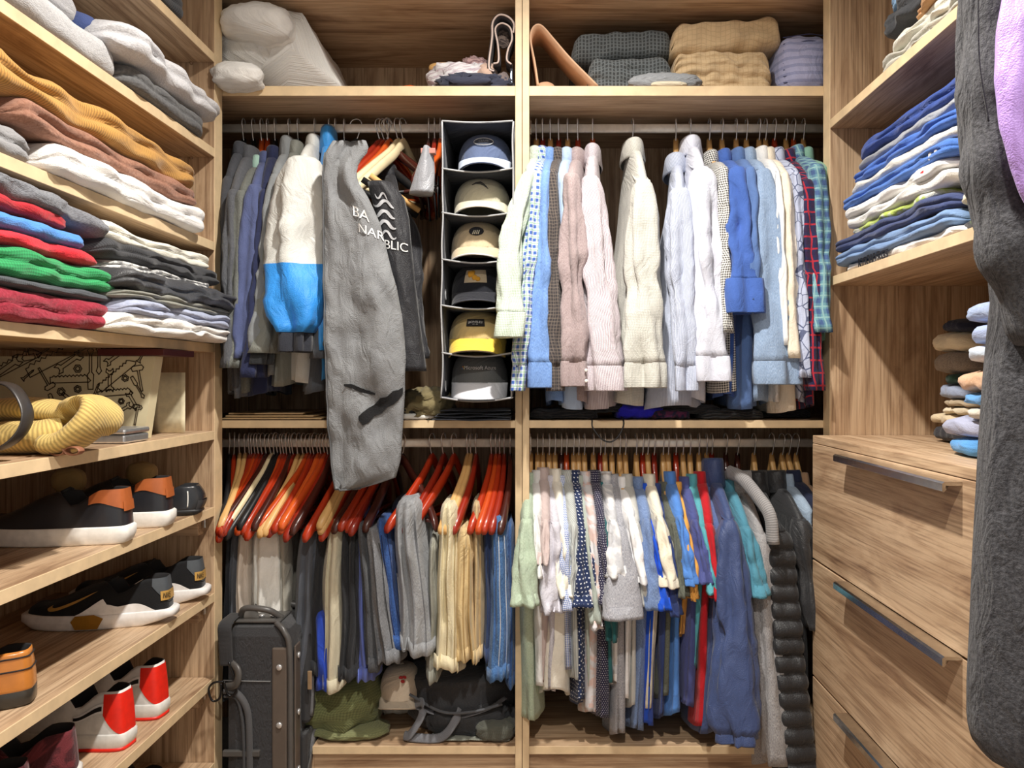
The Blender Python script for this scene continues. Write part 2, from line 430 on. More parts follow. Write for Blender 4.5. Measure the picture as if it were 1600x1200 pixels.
# ---------------------------------------------------------------- hanging garments
def ring_ell(c, n, d, T, L, nu, wob=None, p1=.75, p2=.9):
    out = []
    for i in range(nu):
        a = 2*PI*i/nu
        k = 1.0 if wob is None else wob(a)
        out.append(c+n*(T*sgnp(math.cos(a), p1)*k)+d*(L*sgnp(math.sin(a), p2)))
    return out
UP = Vector((0, 0, 1))
def garment(name, label, cat, mat, neck, sh, slv=None, body=None, cuff=None, collar=True, group=None, hm=None, hlabel=None,
            YS=2.035, YC=1.995, rip=.010, hem=.0, quilt=0, mat2=None, split=.5, collar_h=.034, wr=.006, puff=0.0, seed=None,
            cuff_h=.06, cuffmat=None, elastic=False, buttons=False, bend=0.0, lower=False, collar_mat=None, cw=.024, bT=None):
    sd = seed if seed is not None else rnd.random()*50
    N = P(neck[0], neck[1]+(0 if not collar else 10 if lower or hm == 'k' else 19), YR); Sx = P(sh[0], sh[1], YS)
    dv = Vector((Sx.x-N.x, Sx.y-N.y, 0)); Ls = dv.length; d = dv.normalized(); n = Vector((-d.y, d.x, 0))
    if n.x < 0: n = -n
    bp = body or (sh[0], sh[1]+300, 40)
    B = P(bp[0], bp[1], 2.05); bw = bp[2]/F*2.05/2
    Bc = B-d*(Ls*.93); Bc.z = B.z
    th = thing(name, label, cat, (Bc.x, Bc.y, B.z), 0, group)
    # body
    nu = 44; rings = []
    fr_ = [rnd.uniform(0, 6) for _ in range(3)]
    for j in range(9):
        t = j/8
        zc_ = lerp(N.z, Sx.z+.004, t**1.35); L = lerp(.055, Ls, t**.85); T = lerp(.018, .021+.004*t, t)
        rings.append([q+UP*(.004*ny(q.x*30, q.y*20, sd)) for q in ring_ell(Vector((N.x, N.y, zc_)), n, d, T, L, nu)])
    nv = 90 if quilt else 26
    for j in range(1, nv+1):
        t = j/nv
        c = Vector((lerp(N.x, Bc.x, t**1.1), lerp(N.y, Bc.y, t), lerp(Sx.z, B.z, t)))
        T = lerp(.024, max(bw, .009), t**.8); L = lerp(Ls, Ls*.93, t)
        if quilt: T *= .9+.14*abs(math.sin(PI*quilt*t))
        r = []
        for i, q in enumerate(ring_ell(c, n, d, T, L, nu)):
            a = 2*PI*i/nu
            w = rip*t**.7*(math.sin(7*a+fr_[0]+2.2*t)*.6+math.sin(11*a+fr_[1]-1.5*t)*.4)
            w += wr*.8*ny(q.y*9+sd, q.z*7, q.x*9+sd)
            q = q+n*(w*(1 if math.cos(a) > 0 else -1)*.8)
            q = q+UP*(hem*(abs(math.sin(a))**2)*t**6)+UP*(.008*t**5*math.sin(2*a+sd))
            r.append(q)
        rings.append(r)
    c0 = sum(rings[-1], Vector())/nu
    rings.append([c0+(q-c0)*.9 for q in rings[-1]]); rings.append([c0+(q-c0)*.8+UP*.05 for q in rings[-1]])
    loft('body', rings, mat, th)
    # collar
    if collar:
        cr = []
        for kx, zz in ((.75, -.012), (.8, collar_h*.7), (.92, collar_h), (1.0, collar_h*.85), (1.22, -.020), (1.10, -.024)):
            cr.append([Vector((N.x, N.y, N.z+zz+.006*math.sin(a)))+n*(cw*kx*math.cos(a))+d*(.058*kx*math.sin(a)) for a in [2*PI*i/26 for i in range(26)]])
        loft('collar', cr, collar_mat or mat, th, cap0=False, cap1=False)
    # near sleeve
    if slv:
        C = P(slv[0], slv[1], YC); w0 = slv[2]/F*YS/2; w1 = slv[3]/F*YC/2
        shz = max(N.z-.01, Sx.z+.01); Q = Vector((lerp(Sx.x, N.x, .62), lerp(Sx.y, N.y, .62), lerp(Sx.z, shz, .55)+.004))
        rings = []; nus = 26; nvs = 110 if quilt else 30
        rows = []
        for j in range(7):
            t = j/7; c = Q.lerp(Sx, t)-UP*.006*math.sin(PI*t); w = lerp(min(cw*.7, w0*.55), w0*.55, t); dp = lerp(.016, .026, t)
            if j == 0: w *= .5; dp *= .5
            rings.append([q+UP*(.022*(1-t)*(1 if (q-c).dot(d) < 0 else -1)*abs((q-c).dot(d))/max(dp, 1e-4)*0) for q in ring_ell(c, n, (d-UP*.55*(1-t)).normalized(), w, dp, nus, None, .85, .85)]); rows.append(0)
        for j in range(nvs+1):
            t = (j/nvs)**1.35 if not quilt else j/nvs
            c = Sx.lerp(C, t)+n*(bend*math.sin(PI*t))
            w = lerp(w0, w1, t if t < .5 else lerp(t, smooth(t), .5))*(1+puff*math.sin(PI*min(1, t*1.02))**1.5)
            dp = lerp(.036, .030 if not puff else .05, t)
            sdn = t*(C-Sx).length/min(.085, (C-Sx).length*.3)
            if sdn < 1: e = math.sqrt(1-(1-sdn)**2); w *= .55+.45*e; dp *= .72+.28*e
            if elastic and t > .93: w *= lerp(1, .62, (t-.93)/.07)
            if quilt: w *= .92+.08*abs(math.sin(PI*quilt*t))**.6; dp *= .62+.5*abs(math.sin(PI*quilt*t))**.6
            r = []
            for i, q in enumerate(ring_ell(c-d*(.012*(1-t)), n, d, w, dp, nus, None, .85, .85)):
                a = 2*PI*i/nus
                amp = wr*(1+1.2*math.exp(-((t-.5)/.12)**2)+1.0*max(0, t-.75)*4)
                k = wr*2.3*(abs(math.sin(2.5*a+sd+1.3*t+.8*ny(t*4, sd)))-.62)*min(1, t*4)-amp*1.1*abs(ny(q.x*9+sd, q.z*16, a*.7))*min(1, t*5)+amp*(ny(q.x*14+sd, q.z*10, q.y*14)*.9+.55*math.sin(3*a+2.5*t+sd)*t+.5*math.sin(5*a+sd*2-3*t)*t+.35*ny(q.x*40, q.z*32, sd))
                o = (q-c); o.z = 0
                if o.length > 1e-5: q = q+o.normalized()*k
                r.append(q)
            rings.append(r); rows.append(1 if (mat2 and t > split) else 0)
        if not cuff:
            c0 = sum(rings[-1], Vector())/nus
            rings.append([c0+(q-c0)*.88 for q in rings[-1]]); rings.append([c0+(q-c0)*.8+UP*.03 for q in rings[-1]]); rows += [rows[-1]]*2
        sl = loft('sleeve', rings, [mat, mat2] if mat2 else mat, th, mi_rows=rows if mat2 else None)
        if cuff or (lower is False and False):
            c0 = sum(rings[-1], Vector())/nus; dirv = (C-Sx).normalized(); k0 = cuff
            cr = []
            for zz, kk in ((-.006, 1.0*k0), (0.0, 1.03*k0), (cuff_h*.5, 1.05*k0), (cuff_h-.003, 1.05*k0), (cuff_h, 1.02*k0), (cuff_h-.002, .94*k0), (cuff_h*.4, .9*k0)):
                cr.append([c0+(q-c0)*kk+dirv*zz+UP*0 for q in rings[-1]])
            cf = loft('cuff', cr, cuffmat or mat2 or mat, sl, cap0=False)
            if buttons:
                bt = plain('pearl_button', (238, 236, 230), .25)
                for kz in (.3, .75):
                    b0 = c0+n*(w1*.8*k0)-Vector((0, .030, 0))+dirv*(cuff_h*kz)
                    rr = [[b0+Vector((.0045*r_*math.cos(a), -yy, .0045*r_*math.sin(a))) for a in [2*PI*i/10 for i in range(10)]] for r_, yy in ((1, 0), (1, .002), (.6, .0026))]
                    loft('button', rr, bt, cf)
    if hm:
        rz = math.atan2(d.y, d.x)+PI/2
        zr = ZROD[1 if lower else 0]
        hanger(N.x, 1 if lower else 0, rz, hm, hlabel or 'hanger', fit=(Ls*.80, max(.05, zr-.066-Sx.z)))
    return th

def trousers(label, mat, top, bot, Yn=2.04, depth=.19, seed=None, cat='trousers', name='trousers', pleat=3, amp=.010, hemroll=True, group=None, seam=None):
    # hung folded over a bar: top=(px,py,w) and bot=(px,py,w) of the near edge
    sd = seed if seed is not None else rnd.random()*40
    A = P(top[0], top[1], Yn); B = P(bot[0], bot[1], Yn); wa = top[2]/F*Yn/2; wb = bot[2]/F*Yn/2
    th = thing(name, label, cat, (B.x, B.y+depth/2, B.z), 0, group)
    nu, nv = 48, 34; rings = []
    n = Vector((1, 0, 0)); d = Vector((A.x*.18, 1, 0)).normalized()
    ph = [rnd.uniform(0, 6) for _ in range(3)]
    for j in range(nv+1):
        t = j/nv
        c = A.lerp(B, t)+d*(depth/2)
        w = lerp(wa, wb, t**.9); L = depth/2*(1-.10*t)
        e = 1.0
        if j < 4: e = (.45, .80, .93, .98)[j]
        r = []
        for i in range(nu):
            a = 2*PI*i/nu
            q = c+n*(w*e*sgnp(math.cos(a), .8))+d*(L*sgnp(math.sin(a), .8)*(1 if e > .9 else .95))
            near = max(0, -math.sin(a))
            fold = amp*(math.cos((pleat*2)*a*1.0+ph[0]+.8*math.sin(2.2*t*PI+sd))*.6+.5*math.sin((pleat*2+3)*a+ph[1]+1.7*t))*min(1, t*3+.2)
            q = q+d*(fold*near*1.4)+n*(fold*(1-near)*.8*(1 if math.cos(a) > 0 else -1))
            q = q+n*(.010*ny(sd, q.z*5, q.y*4))+d*(.006*ny(q.x*22+sd, q.z*15, sd))
            if j == nv: q = q+UP*(.010*math.sin(2*a+sd))
            r.append(q)
        rings.append(r)
    c0 = sum(rings[-1], Vector())/nu
    body = rings+[[c0+(q-c0)*.88 for q in rings[-1]], [c0+(q-c0)*.8+UP*.03 for q in rings[-1]]]
    lg = loft('legs', body, mat, th)
    if seam:
        for kq in (3*nu//4, 3*nu//4+4): tube('seam', [r[kq]-d*.0015 for r in rings[4:]], .0016, fab(seam), lg, 5)
    if hemroll:
        hr = []
        for zz, kk in ((.034, 1.0), (.034, 1.05), (.0, 1.06), (-.004, 1.0)):
            hr.append([c0+(q-c0)*kk+UP*zz for q in rings[-1]])
        loft('hem', hr, mat, lg, cap0=False, cap1=False)
    return th

# ---------------------------------------------------------------- folded and heaped cloth
def folded(label, mat, A, B, thick, depth=.26, side=-1, layers=2, wob=.004, name='folded_sweater', cat='sweater', sag=0.0, seed=None, bulge=.012, group=None, ends=.035, mats=None, droop=0.0, crown=0.0):
    # A near and B far end of the lower front edge; the folded piece reaches back from the shelf front
    sd = seed if seed is not None else rnd.random()*60
    A, B = Vector(A), Vector(B); ax = (B-A); L = ax.length; t_ = Vector((ax.x, ax.y, 0)).normalized()
    e = Vector((side, 0, 0))
    mid = (A+B)/2+e*(depth/2)
    th = tag(bpy.data.objects.new('x', None), label, cat); bpy.data.objects.remove(th)
    nv = max(18, int(L/.014)); npz = 16; rings = []
    for j in range(nv+1):
        t = j/nv; s_ = min(t, 1-t)*L
        k = 1.0 if s_ > ends else math.sqrt(max(0.0, 1-(1-s_/ends)**2))
        k = max(k, .04)
        c = A.lerp(B, t)+UP*(-sag*math.sin(PI*t))-UP*(droop*max(0, t-.6)**2*6)
        tk = thick*(.30+.70*k)*(1+.10*ny(t*5+sd, 1.0))*(1+crown*math.sin(PI*t)); z0 = thick*.5*(1-(.30+.70*k))*.3
        inx = (1-k)*ends*.8+wob*2.2*ny(t*6+sd, 3.3)
        r = []
        m = 7*layers
        for i in range(m+1):                       # front face, bottom to top, one bulge per layer
            f = i/m; lay = abs(math.sin(PI*layers*f))**.5
            env = math.sqrt(max(0, 1-(2*f-1)**4))
            x = inx+bulge*(1-env)*1.3+.007*(1-lay)
            r.append(c+e*x+UP*(z0+tk*f)+t_*(.0)+e*(wob*ny(f*3+sd, t*9))+UP*(wob*ny(t*8, sd+f)))
        for i in range(1, 6):                      # top, front to back
            f = i/5; r.append(c+e*(inx+depth*f)+UP*(z0+tk*(1-.12*f**2)+wob*1.6*ny(t*7+sd, f*4)))
        for i in range(1, 5):
            f = i/5; r.append(c+e*(inx+depth*(1-f*.98))+UP*z0)
        rings.append(r)
    o = loft(name, rings, mats or mat, None)
    return tag(o, label, cat, group)

def heap(name, label, cat, mat, c, size, seed=None, rough=.18, fr=3.0, flat=True, parent=None, group=None, p=.8, ridges=.0, nu=40, nv=22, rz=0.0):
    sd = seed if seed is not None else rnd.random()*60
    c = Vector(c); rings = []; sx, sy, sz = size
    for j in range(nv+1):
        ph = -PI/2+PI*j/nv; ph = max(-PI/2+.05, min(PI/2-.05, ph)); r = []
        for i in range(nu):
            a = 2*PI*i/nu
            dx, dy, dz = sgnp(math.cos(ph), p)*sgnp(math.cos(a), p), sgnp(math.cos(ph), p)*sgnp(math.sin(a), p), sgnp(math.sin(ph), p)
            k = 1+rough*(noise.fractal(Vector((dx*fr+sd, dy*fr, dz*fr)), 1.0, 2.0, 3)*.55)
            if ridges: k += ridges*(1-abs(ny(dx*fr*1.6+sd, dy*fr*1.6, dz*fr*1.6)*2))
            v = Vector((dx*sx*k/2, dy*sy*k/2, dz*sz*k/2))
            if flat and v.z < -sz*.46: v.z = -sz*.46
            if rz: v = Vector((v.x*math.cos(rz)-v.y*math.sin(rz), v.x*math.sin(rz)+v.y*math.cos(rz), v.z))
            r.append(c+v+UP*(sz*.46))
        rings.append(r)
    o = loft(name, rings, mat, parent)
    return tag(o, label, cat, group) if label else o

# ================================================================ upper right bay: long-sleeved shirts
GS = 'long-sleeved shirts on the upper right rod'
def shirt(label, mat, neck, sh, slv, body, hm='n', hl=None, cuff=1.0, **kw):
    kw.setdefault('group', GS); kw.setdefault('hem', .008)
    return garment('dress_shirt', label, 'shirt', mat, neck, sh, slv, body, cuff=cuff, hm=hm, hlabel=hl, **kw)
WM = (238, 238, 236)
shirt('white shirt with pale green check, leftmost on the upper right rod', fab((240, 244, 236), 'gingham', (158, 184, 152), 230), (838, 238), (826, 270), (796, 492, 30, 40), (838, 600, 18), 'n', 'natural wood hanger holding the pale green check shirt', bend=-.018, YS=2.02, YC=1.95)
shirt('blue, green and white wide plaid shirt, second on the upper right rod', fab((238, 242, 248), 'plaid', (66, 102, 178), 55, c3=(150, 196, 150)), (848, 238), (840, 268), (812, 575, 18, 26), (838, 600, 16), 'c2', 'dark red hanger holding the blue and green wide plaid shirt', YC=1.985)
shirt('medium blue chambray shirt with its hem showing beside the plaid cuff', fab((132, 168, 224), 'heather', (108, 146, 208)), (860, 240), (853, 268), (844, 570, 24, 36), (868, 634, 34), 'n', 'natural wood hanger holding the medium blue chambray shirt')
shirt('charcoal and brown tartan shirt with a narrow hanging sleeve', fab((86, 80, 78), 'plaid', (60, 56, 58), 110, c3=(122, 110, 100)), (873, 240), (864, 268), (867, 575, 16, 24), (875, 596, 14), 'c2', 'dark red hanger holding the charcoal tartan shirt')
shirt('pale sky blue shirt with its tail hanging below a taupe cuff', fab((184, 208, 240)), (887, 240), (878, 272), None, (892, 640, 44), 'n', 'natural wood hanger holding the pale sky blue shirt')
shirt('taupe shirt with fine weave and two pale cuff buttons', fab((182, 166, 166), 'heather', (160, 142, 142)), (903, 240), (893, 272), (898, 568, 30, 42), (905, 634, 40), 'c1', 'red wooden hanger holding the taupe shirt', buttons=True, wr=.008)
shirt('white shirt with fine pink stripes, its front flap turned out', fab((228, 221, 225), 'stripe', (170, 150, 162), 230), (926, 234), (923, 276), (946, 575, 34, 60), (936, 640, 56), 'c3', 'orange hanger holding the white shirt with fine pink stripes', YS=2.05)
shirt('off-white shirt with tiny grey squares hanging apart in the middle', fab((224, 223, 214), 'grid', (168, 168, 158), 230), (988, 234), (1006, 284), (1008, 570, 42, 64), (984, 634, 60), 'k', 'thin hanger holding the off-white shirt with tiny grey squares', wr=.007, cw=.03)
shirt('pale grey blue striped shirt whose wide rounded tail hangs lowest', fab((206, 213, 230), 'stripe', (158, 168, 192), 240), (1056, 248), (1062, 296), (1068, 575, 44, 34), (1048, 642, 104), 'n', 'natural wood hanger holding the pale grey blue striped shirt', wr=.007, cw=.032)
shirt('white shirt with pale lavender sheen and a wrinkled sleeve', fab((222, 225, 238), 'plain'), (1078, 230), (1096, 262), (1114, 560, 44, 54), (1090, 628, 40), 'k', 'thin hanger holding the white lavender-sheen shirt', wr=.010, cw=.03)
shirt('small black and white gingham shirt behind the white sleeve', fab((246, 244, 238), 'gingham', (22, 22, 26), 150), (1108, 244), (1131, 262), (1134, 520, 20, 22), (1138, 614, 58), 'n', 'natural wood hanger holding the black and white gingham shirt', cuff=None)
shirt('royal blue shirt with its sleeve rolled to the elbow', fab((70, 104, 180)), (1128, 242), (1152, 262), (1160, 440, 40, 40), (1140, 624, 30), 'n', 'natural wood hanger holding the royal blue shirt', cuff=1.18, cuff_h=.085, wr=.008)
shirt('slate blue smooth shirt between royal blue and grey blue', fab((92, 122, 176)), (1150, 240), (1172, 262), (1176, 470, 26, 30), (1166, 640, 46), 'n', 'natural wood hanger holding the slate blue smooth shirt', cuff=None)
shirt('grey blue chambray shirt with a broad buttoned cuff', fab((160, 182, 210), 'heather', (138, 162, 194)), (1166, 240), (1192, 264), (1210, 568, 36, 70), (1188, 634, 40), 'n', 'natural wood hanger holding the grey blue chambray shirt', wr=.005, cuff_h=.055)
shirt('white shirt showing a folded stand collar beside grey blue chambray', fab(WM), (1186, 238), (1214, 268), (1224, 540, 14, 16), (1216, 628, 20), 'n', 'natural wood hanger holding the white stand-collar shirt', cuff=None)
shirt('cream shirt with its tail split in two points', fab((240, 228, 208)), (1196, 240), (1226, 270), (1236, 560, 22, 26), (1232, 645, 52), 'n', 'natural wood hanger holding the cream shirt', cuff=None)
shirt('lavender shirt printed with a dark open hexagon line pattern', fab((190, 198, 222), 'cells', (96, 104, 134), 26), (1210, 240), (1243, 270), (1256, 590, 22, 20), (1252, 628, 20), 'c1', 'red wooden hanger holding the lavender hexagon print shirt', cuff=None)
shirt('navy and red tartan flannel shirt near the right upright', fab((34, 42, 80), 'plaid', (52, 34, 66), 30, c3=(190, 44, 56)), (1228, 242), (1261, 282), (1272, 610, 26, 26), (1268, 640, 24), 'n', 'natural wood hanger holding the navy and red tartan shirt', cuff=None)
shirt('teal, navy and pale plaid shirt against the right upright', fab((112, 160, 172), 'plaid', (74, 100, 146), 34, c3=(150, 190, 190)), (1240, 236), (1276, 258), (1284, 520, 30, 24), (1282, 560, 14), 'c0', 'bright red-orange hanger holding the teal plaid shirt', cuff=None)
shirt('plain soft green shirt, last on the upper right rod', fab((132, 176, 156)), (1255, 240), (1288, 262), None, (1288, 540, 14), 'n', 'natural wood hanger holding the last soft green shirt')

# ================================================================ upper left bay: jackets
GJ = 'jackets on the upper left rod'
def jacket(label, mat, neck, sh, slv, body, hm='k', hl=None, cuff=None, **kw):
    kw.setdefault('group', GJ); kw.setdefault('collar_h', .03)
    return garment('jacket', label, 'jacket', mat, neck, sh, slv, body, cuff=cuff, hm=hm, hlabel=hl, **kw)
jacket('charcoal jacket pressed against the left upright', fab((74, 76, 82)), (381, 238), (357, 278), (354, 560, 24, 22), (362, 612, 26), 'k', 'black hanger holding the charcoal jacket by the left upright', YS=2.08, YC=2.08)
jacket('dark grey suit jacket with a pointed grey collar', fab((98, 100, 104), 'heather', (84, 86, 92)), (396, 244), (364, 300), (358, 575, 22, 24), (372, 618, 30), 'k', 'black hanger holding the dark grey suit jacket')
jacket('grey green tweed jacket over a mint collar shirt', fab((122, 124, 118), 'heather', (100, 104, 100)), (409, 250), (378, 300), (366, 575, 26, 26), (384, 610, 26), 'c3', 'bright orange hanger holding the grey green tweed jacket', collar_mat=fab((172, 208, 194)))
jacket('slate navy blazer with a smooth rolled shoulder', fab((84, 94, 134)), (418, 244), (398, 290), (376, 560, 30, 30), (392, 592, 30), 'c0', 'bright orange hanger holding the slate navy blazer')
jacket('midnight navy suit jacket between slate blazer and grey coat', fab((38, 44, 76)), (430, 244), (412, 300), (392, 590, 18, 30), (402, 616, 60), 'k', 'black hanger holding the midnight navy suit jacket')
jacket('mid grey coat with a turned-up collar', fab((136, 140, 142)), (452, 240), (430, 274), (404, 545, 28, 34), (420, 590, 26), 'k', 'black hanger holding the mid grey coat', collar_h=.05)
jacket('olive grey nylon windbreaker with a gathered dark cuff', fab((128, 130, 122), rough=.6), (466, 236), (446, 290), (407, 552, 30, 46), (440, 600, 50), 'k', 'black hanger holding the olive grey windbreaker', cuff=.72, cuff_h=.03, cuffmat=fab((40, 42, 44)), wr=.009)
jacket('windbreaker with pale grey upper sleeve and bright blue forearm', fab((212, 213, 208), rough=.6), (492, 226), (474, 246), (464, 520, 68, 84), (470, 596, 60), 'k', 'black hanger holding the grey and blue windbreaker', mat2=fab((42, 148, 236), rough=.5), split=.60, cuff=.86, cuff_h=.05, cuffmat=fab((46, 48, 56)), wr=.012, puff=.28, elastic=True, YS=2.0, YC=1.96)
jacket('bright blue shell jacket with its hood peeking over the rod', fab((54, 152, 230), rough=.5), (514, 226), (504, 300), (506, 548, 16, 20), (504, 590, 14), 'k', 'black hanger holding the bright blue shell jacket', collar_h=.055)
jacket('charcoal jacket squeezed between blue shell and grey garment bag', fab((88, 92, 98)), (524, 240), (512, 310), (500, 560, 18, 26), (490, 612, 44), 'k', 'black hanger holding the squeezed charcoal jacket')
jacket('black suit jacket directly behind the grey garment bag', fab((32, 33, 38)), (538, 246), (526, 310), (528, 570, 22, 30), (530, 630, 50), 'k', 'black hanger holding the black suit jacket')
# black jacket half covered by the bag, seen from its open front
jacket('black coat with long sleeve hanging right of the grey garment bag', fab((24, 25, 32), rough=.6), (606, 262), (622, 330), (643, 560, 60, 50), (610, 630, 60), 'd', 'walnut hanger holding the black coat beside the garment bag', YS=2.03, YC=2.0, wr=.008)
heap('gloves', None, None, fab((20, 20, 24)), P(660, 640, 2.2), (.001, .001, .001)) if False else None

# grey cloth garment bag hung in front of the rail, with its printed name
gb_mat = fab((134, 136, 138), 'plain', rough=.8, bump=.6)
gb = thing('garment_bag', 'long grey cloth garment bag hanging in front of the left bay', 'garment bag', P(570, 765, 1.93))
GBL = [(220, 520, 572), (235, 509, 578), (250, 506, 566), (265, 505, 558), (285, 504, 560), (305, 504, 574), (350, 503, 594), (400, 504, 606), (450, 505, 620), (500, 506, 629), (560, 508, 634), (620, 509, 632), (670, 511, 629), (720, 515, 626), (748, 519, 618), (766, 523, 556)]
GY = 1.93
def gb_edges(py):
    for (a, l0, r0), (b, l1, r1) in zip(GBL, GBL[1:]):
        if a <= py <= b:
            t = (py-a)/(b-a); return lerp(l0, l1, t), lerp(r0, r1, t)
    return GBL[-1][1:]
def gb_pt(f, py, front=True):
    l, r = gb_edges(py); px = lerp(l, r, f)
    q = P(px, py, GY)
    bul = .020*math.sin(PI*f)**.6*min(1, (py-215)/40)*(.55+.45*min(1, (770-py)/60))
    fold = .012*math.sin(f*7+py*.006)*math.sin(PI*f)+.018*ny(f*3.2, py*.012, 2.2)+.010*ny(f*8, py*.035, 5.1)-.010*abs(ny(f*4+py*.004, py*.016, 8.1))
    dent = -.022*math.exp(-((f-.62)/.22)**2-((py-640)/38)**2)-.016*math.exp(-((f-.5)/.2)**2-((py-700)/28)**2)
    q.y += (-(bul+fold+dent) if front else bul*.8+.012)
    return q
rings = []
for j in range(56):
    py = lerp(220, 766, j/55)
    fr_ = [gb_pt(i/22, py) for i in range(23)]; bk = [gb_pt(1-i/8, py, False) for i in range(1, 8)]
    rings.append(fr_+bk)
loft('bag', rings, gb_mat, gb)
tube('stitched_seam', [gb_pt(.018, lerp(240, 764, i/40))+Vector((0, -.003, 0)) for i in range(41)], .0018, fab((96, 98, 100)), gb, 6)
tube('hem_binding', [gb_pt(i/24, lerp(764, 752, i/24) if False else 764)+Vector((0, -.002, 0)) for i in range(25)], .0018, fab((100, 102, 104)), gb, 6)
WT = plain('white_print', (240, 240, 238), .6)
def on_bag(px0, py0, slope):
    def fn(co):
        px = px0+co.x; py = py0-co.y+slope*co.x
        l, r = gb_edges(py); f = max(.02, min(.995, (px-l)/(r-l)))
        q = gb_pt(f, py); return q+Vector((0, -.0022, 0))
    return fn
SHD = fab((24, 24, 26))  # flat black patches painted on the bag cloth in place of shade
for nm_, L_ in (('painted_shade_patch', [(564, 650, 655), (570, 644, 664), (578, 637, 660), (586, 632, 650), (596, 622, 646), (606, 620, 636), (616, 611, 632), (624, 609, 624), (630, 605, 615)]), ('painted_crease_shade', [(540, 600, 603), (552, 600, 607), (566, 606, 613), (580, 611, 616), (588, 614, 617)])):
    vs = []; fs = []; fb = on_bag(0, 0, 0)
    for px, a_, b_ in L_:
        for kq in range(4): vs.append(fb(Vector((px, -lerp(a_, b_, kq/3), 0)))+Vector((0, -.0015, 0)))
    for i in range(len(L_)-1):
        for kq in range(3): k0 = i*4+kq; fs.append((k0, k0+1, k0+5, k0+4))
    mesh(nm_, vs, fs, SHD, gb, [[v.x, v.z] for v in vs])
textmesh('printed_name', 'BA', 22, WT, None, gb, 0.0, on_bag(566, 337, .42))
def on_coat(px0, py0, slope, Y=1.915, k=.0006):
    def fn(co): return P(px0+co.x, py0-co.y+slope*co.x, Y+k*co.x)
    return fn
hanger(P(556, 201, YR).x, 0, R(75), 'k', 'black hanger inside the grey garment bag')

# black dust cover with silver wave emblem and the rest of the printed name
cv = thing('dust_cover', 'black dust cover with silver wave emblem and white lettering', 'garment cover', P(625, 580, 1.96))
CVL = [(285, 574, 612), (310, 580, 632), (345, 588, 640), (400, 598, 645), (450, 604, 650), (500, 612, 656), (550, 618, 663), (580, 622, 667)]
def cv_pt(f, py, front=True):
    l, r = CVL[-1][1:]
    for (a, l0, r0), (b, l1, r1) in zip(CVL, CVL[1:]):
        if a <= py <= b: t = (py-a)/(b-a); l, r = lerp(l0, l1, t), lerp(r0, r1, t); break
    q = P(lerp(l, r, f), py, 1.965)
    q.y += -(.022*math.sin(PI*f)**.6+.006*ny(f*4, py*.02, 9.)) if front else .02*math.sin(PI*f)**.6
    return q
rings = []
for j in range(36):
    py = lerp(285, 580, j/35)
    rings.append([cv_pt(i/16, py) for i in range(17)]+[cv_pt(1-i/6, py, False) for i in range(1, 6)])
loft('cover', rings, fab((20, 21, 28), rough=.55), cv)
def on_cv(px0, py0, slope):
    def fn(co):
        px = px0+co.x; py = max(286, min(579, py0-co.y+slope*co.x)); l, r = CVL[-1][1:]
        for (a, l0, r0), (b, l1, r1) in zip(CVL, CVL[1:]):
            if a <= py <= b: t = (py-a)/(b-a); l, r = lerp(l0, l1, t), lerp(r0, r1, t); break
        return cv_pt(max(0.0, min(1, (px-l)/(r-l))), py)+Vector((0, -.002, 0))
    return fn
textmesh('printed_name', 'NARE', 19, WT, None, gb, 0.0, on_bag(586, 366, .34))
textmesh('printed_name', 'BLIC', 19, WT, None, cv, 0.0, on_cv(621, 387, .18))
SILV = plain('silver_print', (190, 192, 196), .4)
for i, (x0, y0, w, h) in enumerate(((588, 306, 20, 6), (584, 318, 34, 8), (584, 334, 36, 9), (588, 350, 34, 9), (596, 366, 26, 7))):
    fn = on_cv(0, 0, 0); vs = []; fs = []; m = 20
    for j in range(m+1):
        t = j/m; yy = y0+5*math.sin(t*7+i*.5)+t*6
        wd = h*.5*math.sin(PI*min(.97, max(.03, t)))**.4*(.5+.5*math.sin(t*7+1.5+i*.5)**2)
        for sg in (-1, 1): vs.append(fn(Vector((x0+w*t, -(yy+sg*wd), 0))))
    for j in range(m): fs.append((2*j, 2*j+2, 2*j+3, 2*j+1))
    mesh('wave_stripe', vs, fs, SILV, cv)
hanger(P(603, 201, YR).x, 0, R(60), 'd', 'walnut hanger inside the black dust cover')

# loose hangers swung round in front of the bag, and the pants hangers beside the cap organiser
def loose(px, py, Y, rz, mat, label, tilt=0.0, group=None, rx=0.0):
    o = hanger(P(px, py, Y).x, 0, rz, mat, label, group); o.location = P(px, py, Y); o.rotation_euler = (rx, tilt, rz); return o
loose(594, 201, YR, R(-34), 'c2', 'dark red hanger at the back of the loose bunch on the upper left rod', rx=.05)
loose(600, 201, YR, R(-31), 'c1', 'red hanger second in the loose bunch on the upper left rod', rx=.12)
loose(607, 200, YR-.01, R(-29), 'c3', 'bright orange broad-shouldered hanger facing front in the loose bunch', rx=.16)
loose(622, 200, YR, R(-24), 'p', 'pale maple hanger left of its twin beside the orange hangers', rx=.05)
loose(630, 200, YR-.01, R(-21), 'p', 'pale maple hanger right of its twin beside the orange hangers', rx=.06)
for i, (a, b) in enumerate((((556, 305), (640, 335)), ((566, 290), (652, 338)), ((578, 284), (655, 330)))):
    pa, pb = P(a[0], a[1]-10, 2.0), P(b[0], b[1], 2.05)
    o = tube('trouser_clamp_bar', [pa, pa.lerp(pb, .5), pb], .0085, BLACKP if i < 2 else NATW, None, 8)
    tag(o, ['lowest black clamp bar slanting across the loose hangers', 'middle black clamp bar slanting across the loose hangers', 'tan clamp bar slanting below the pale maple hangers'][i], 'clamp bar')
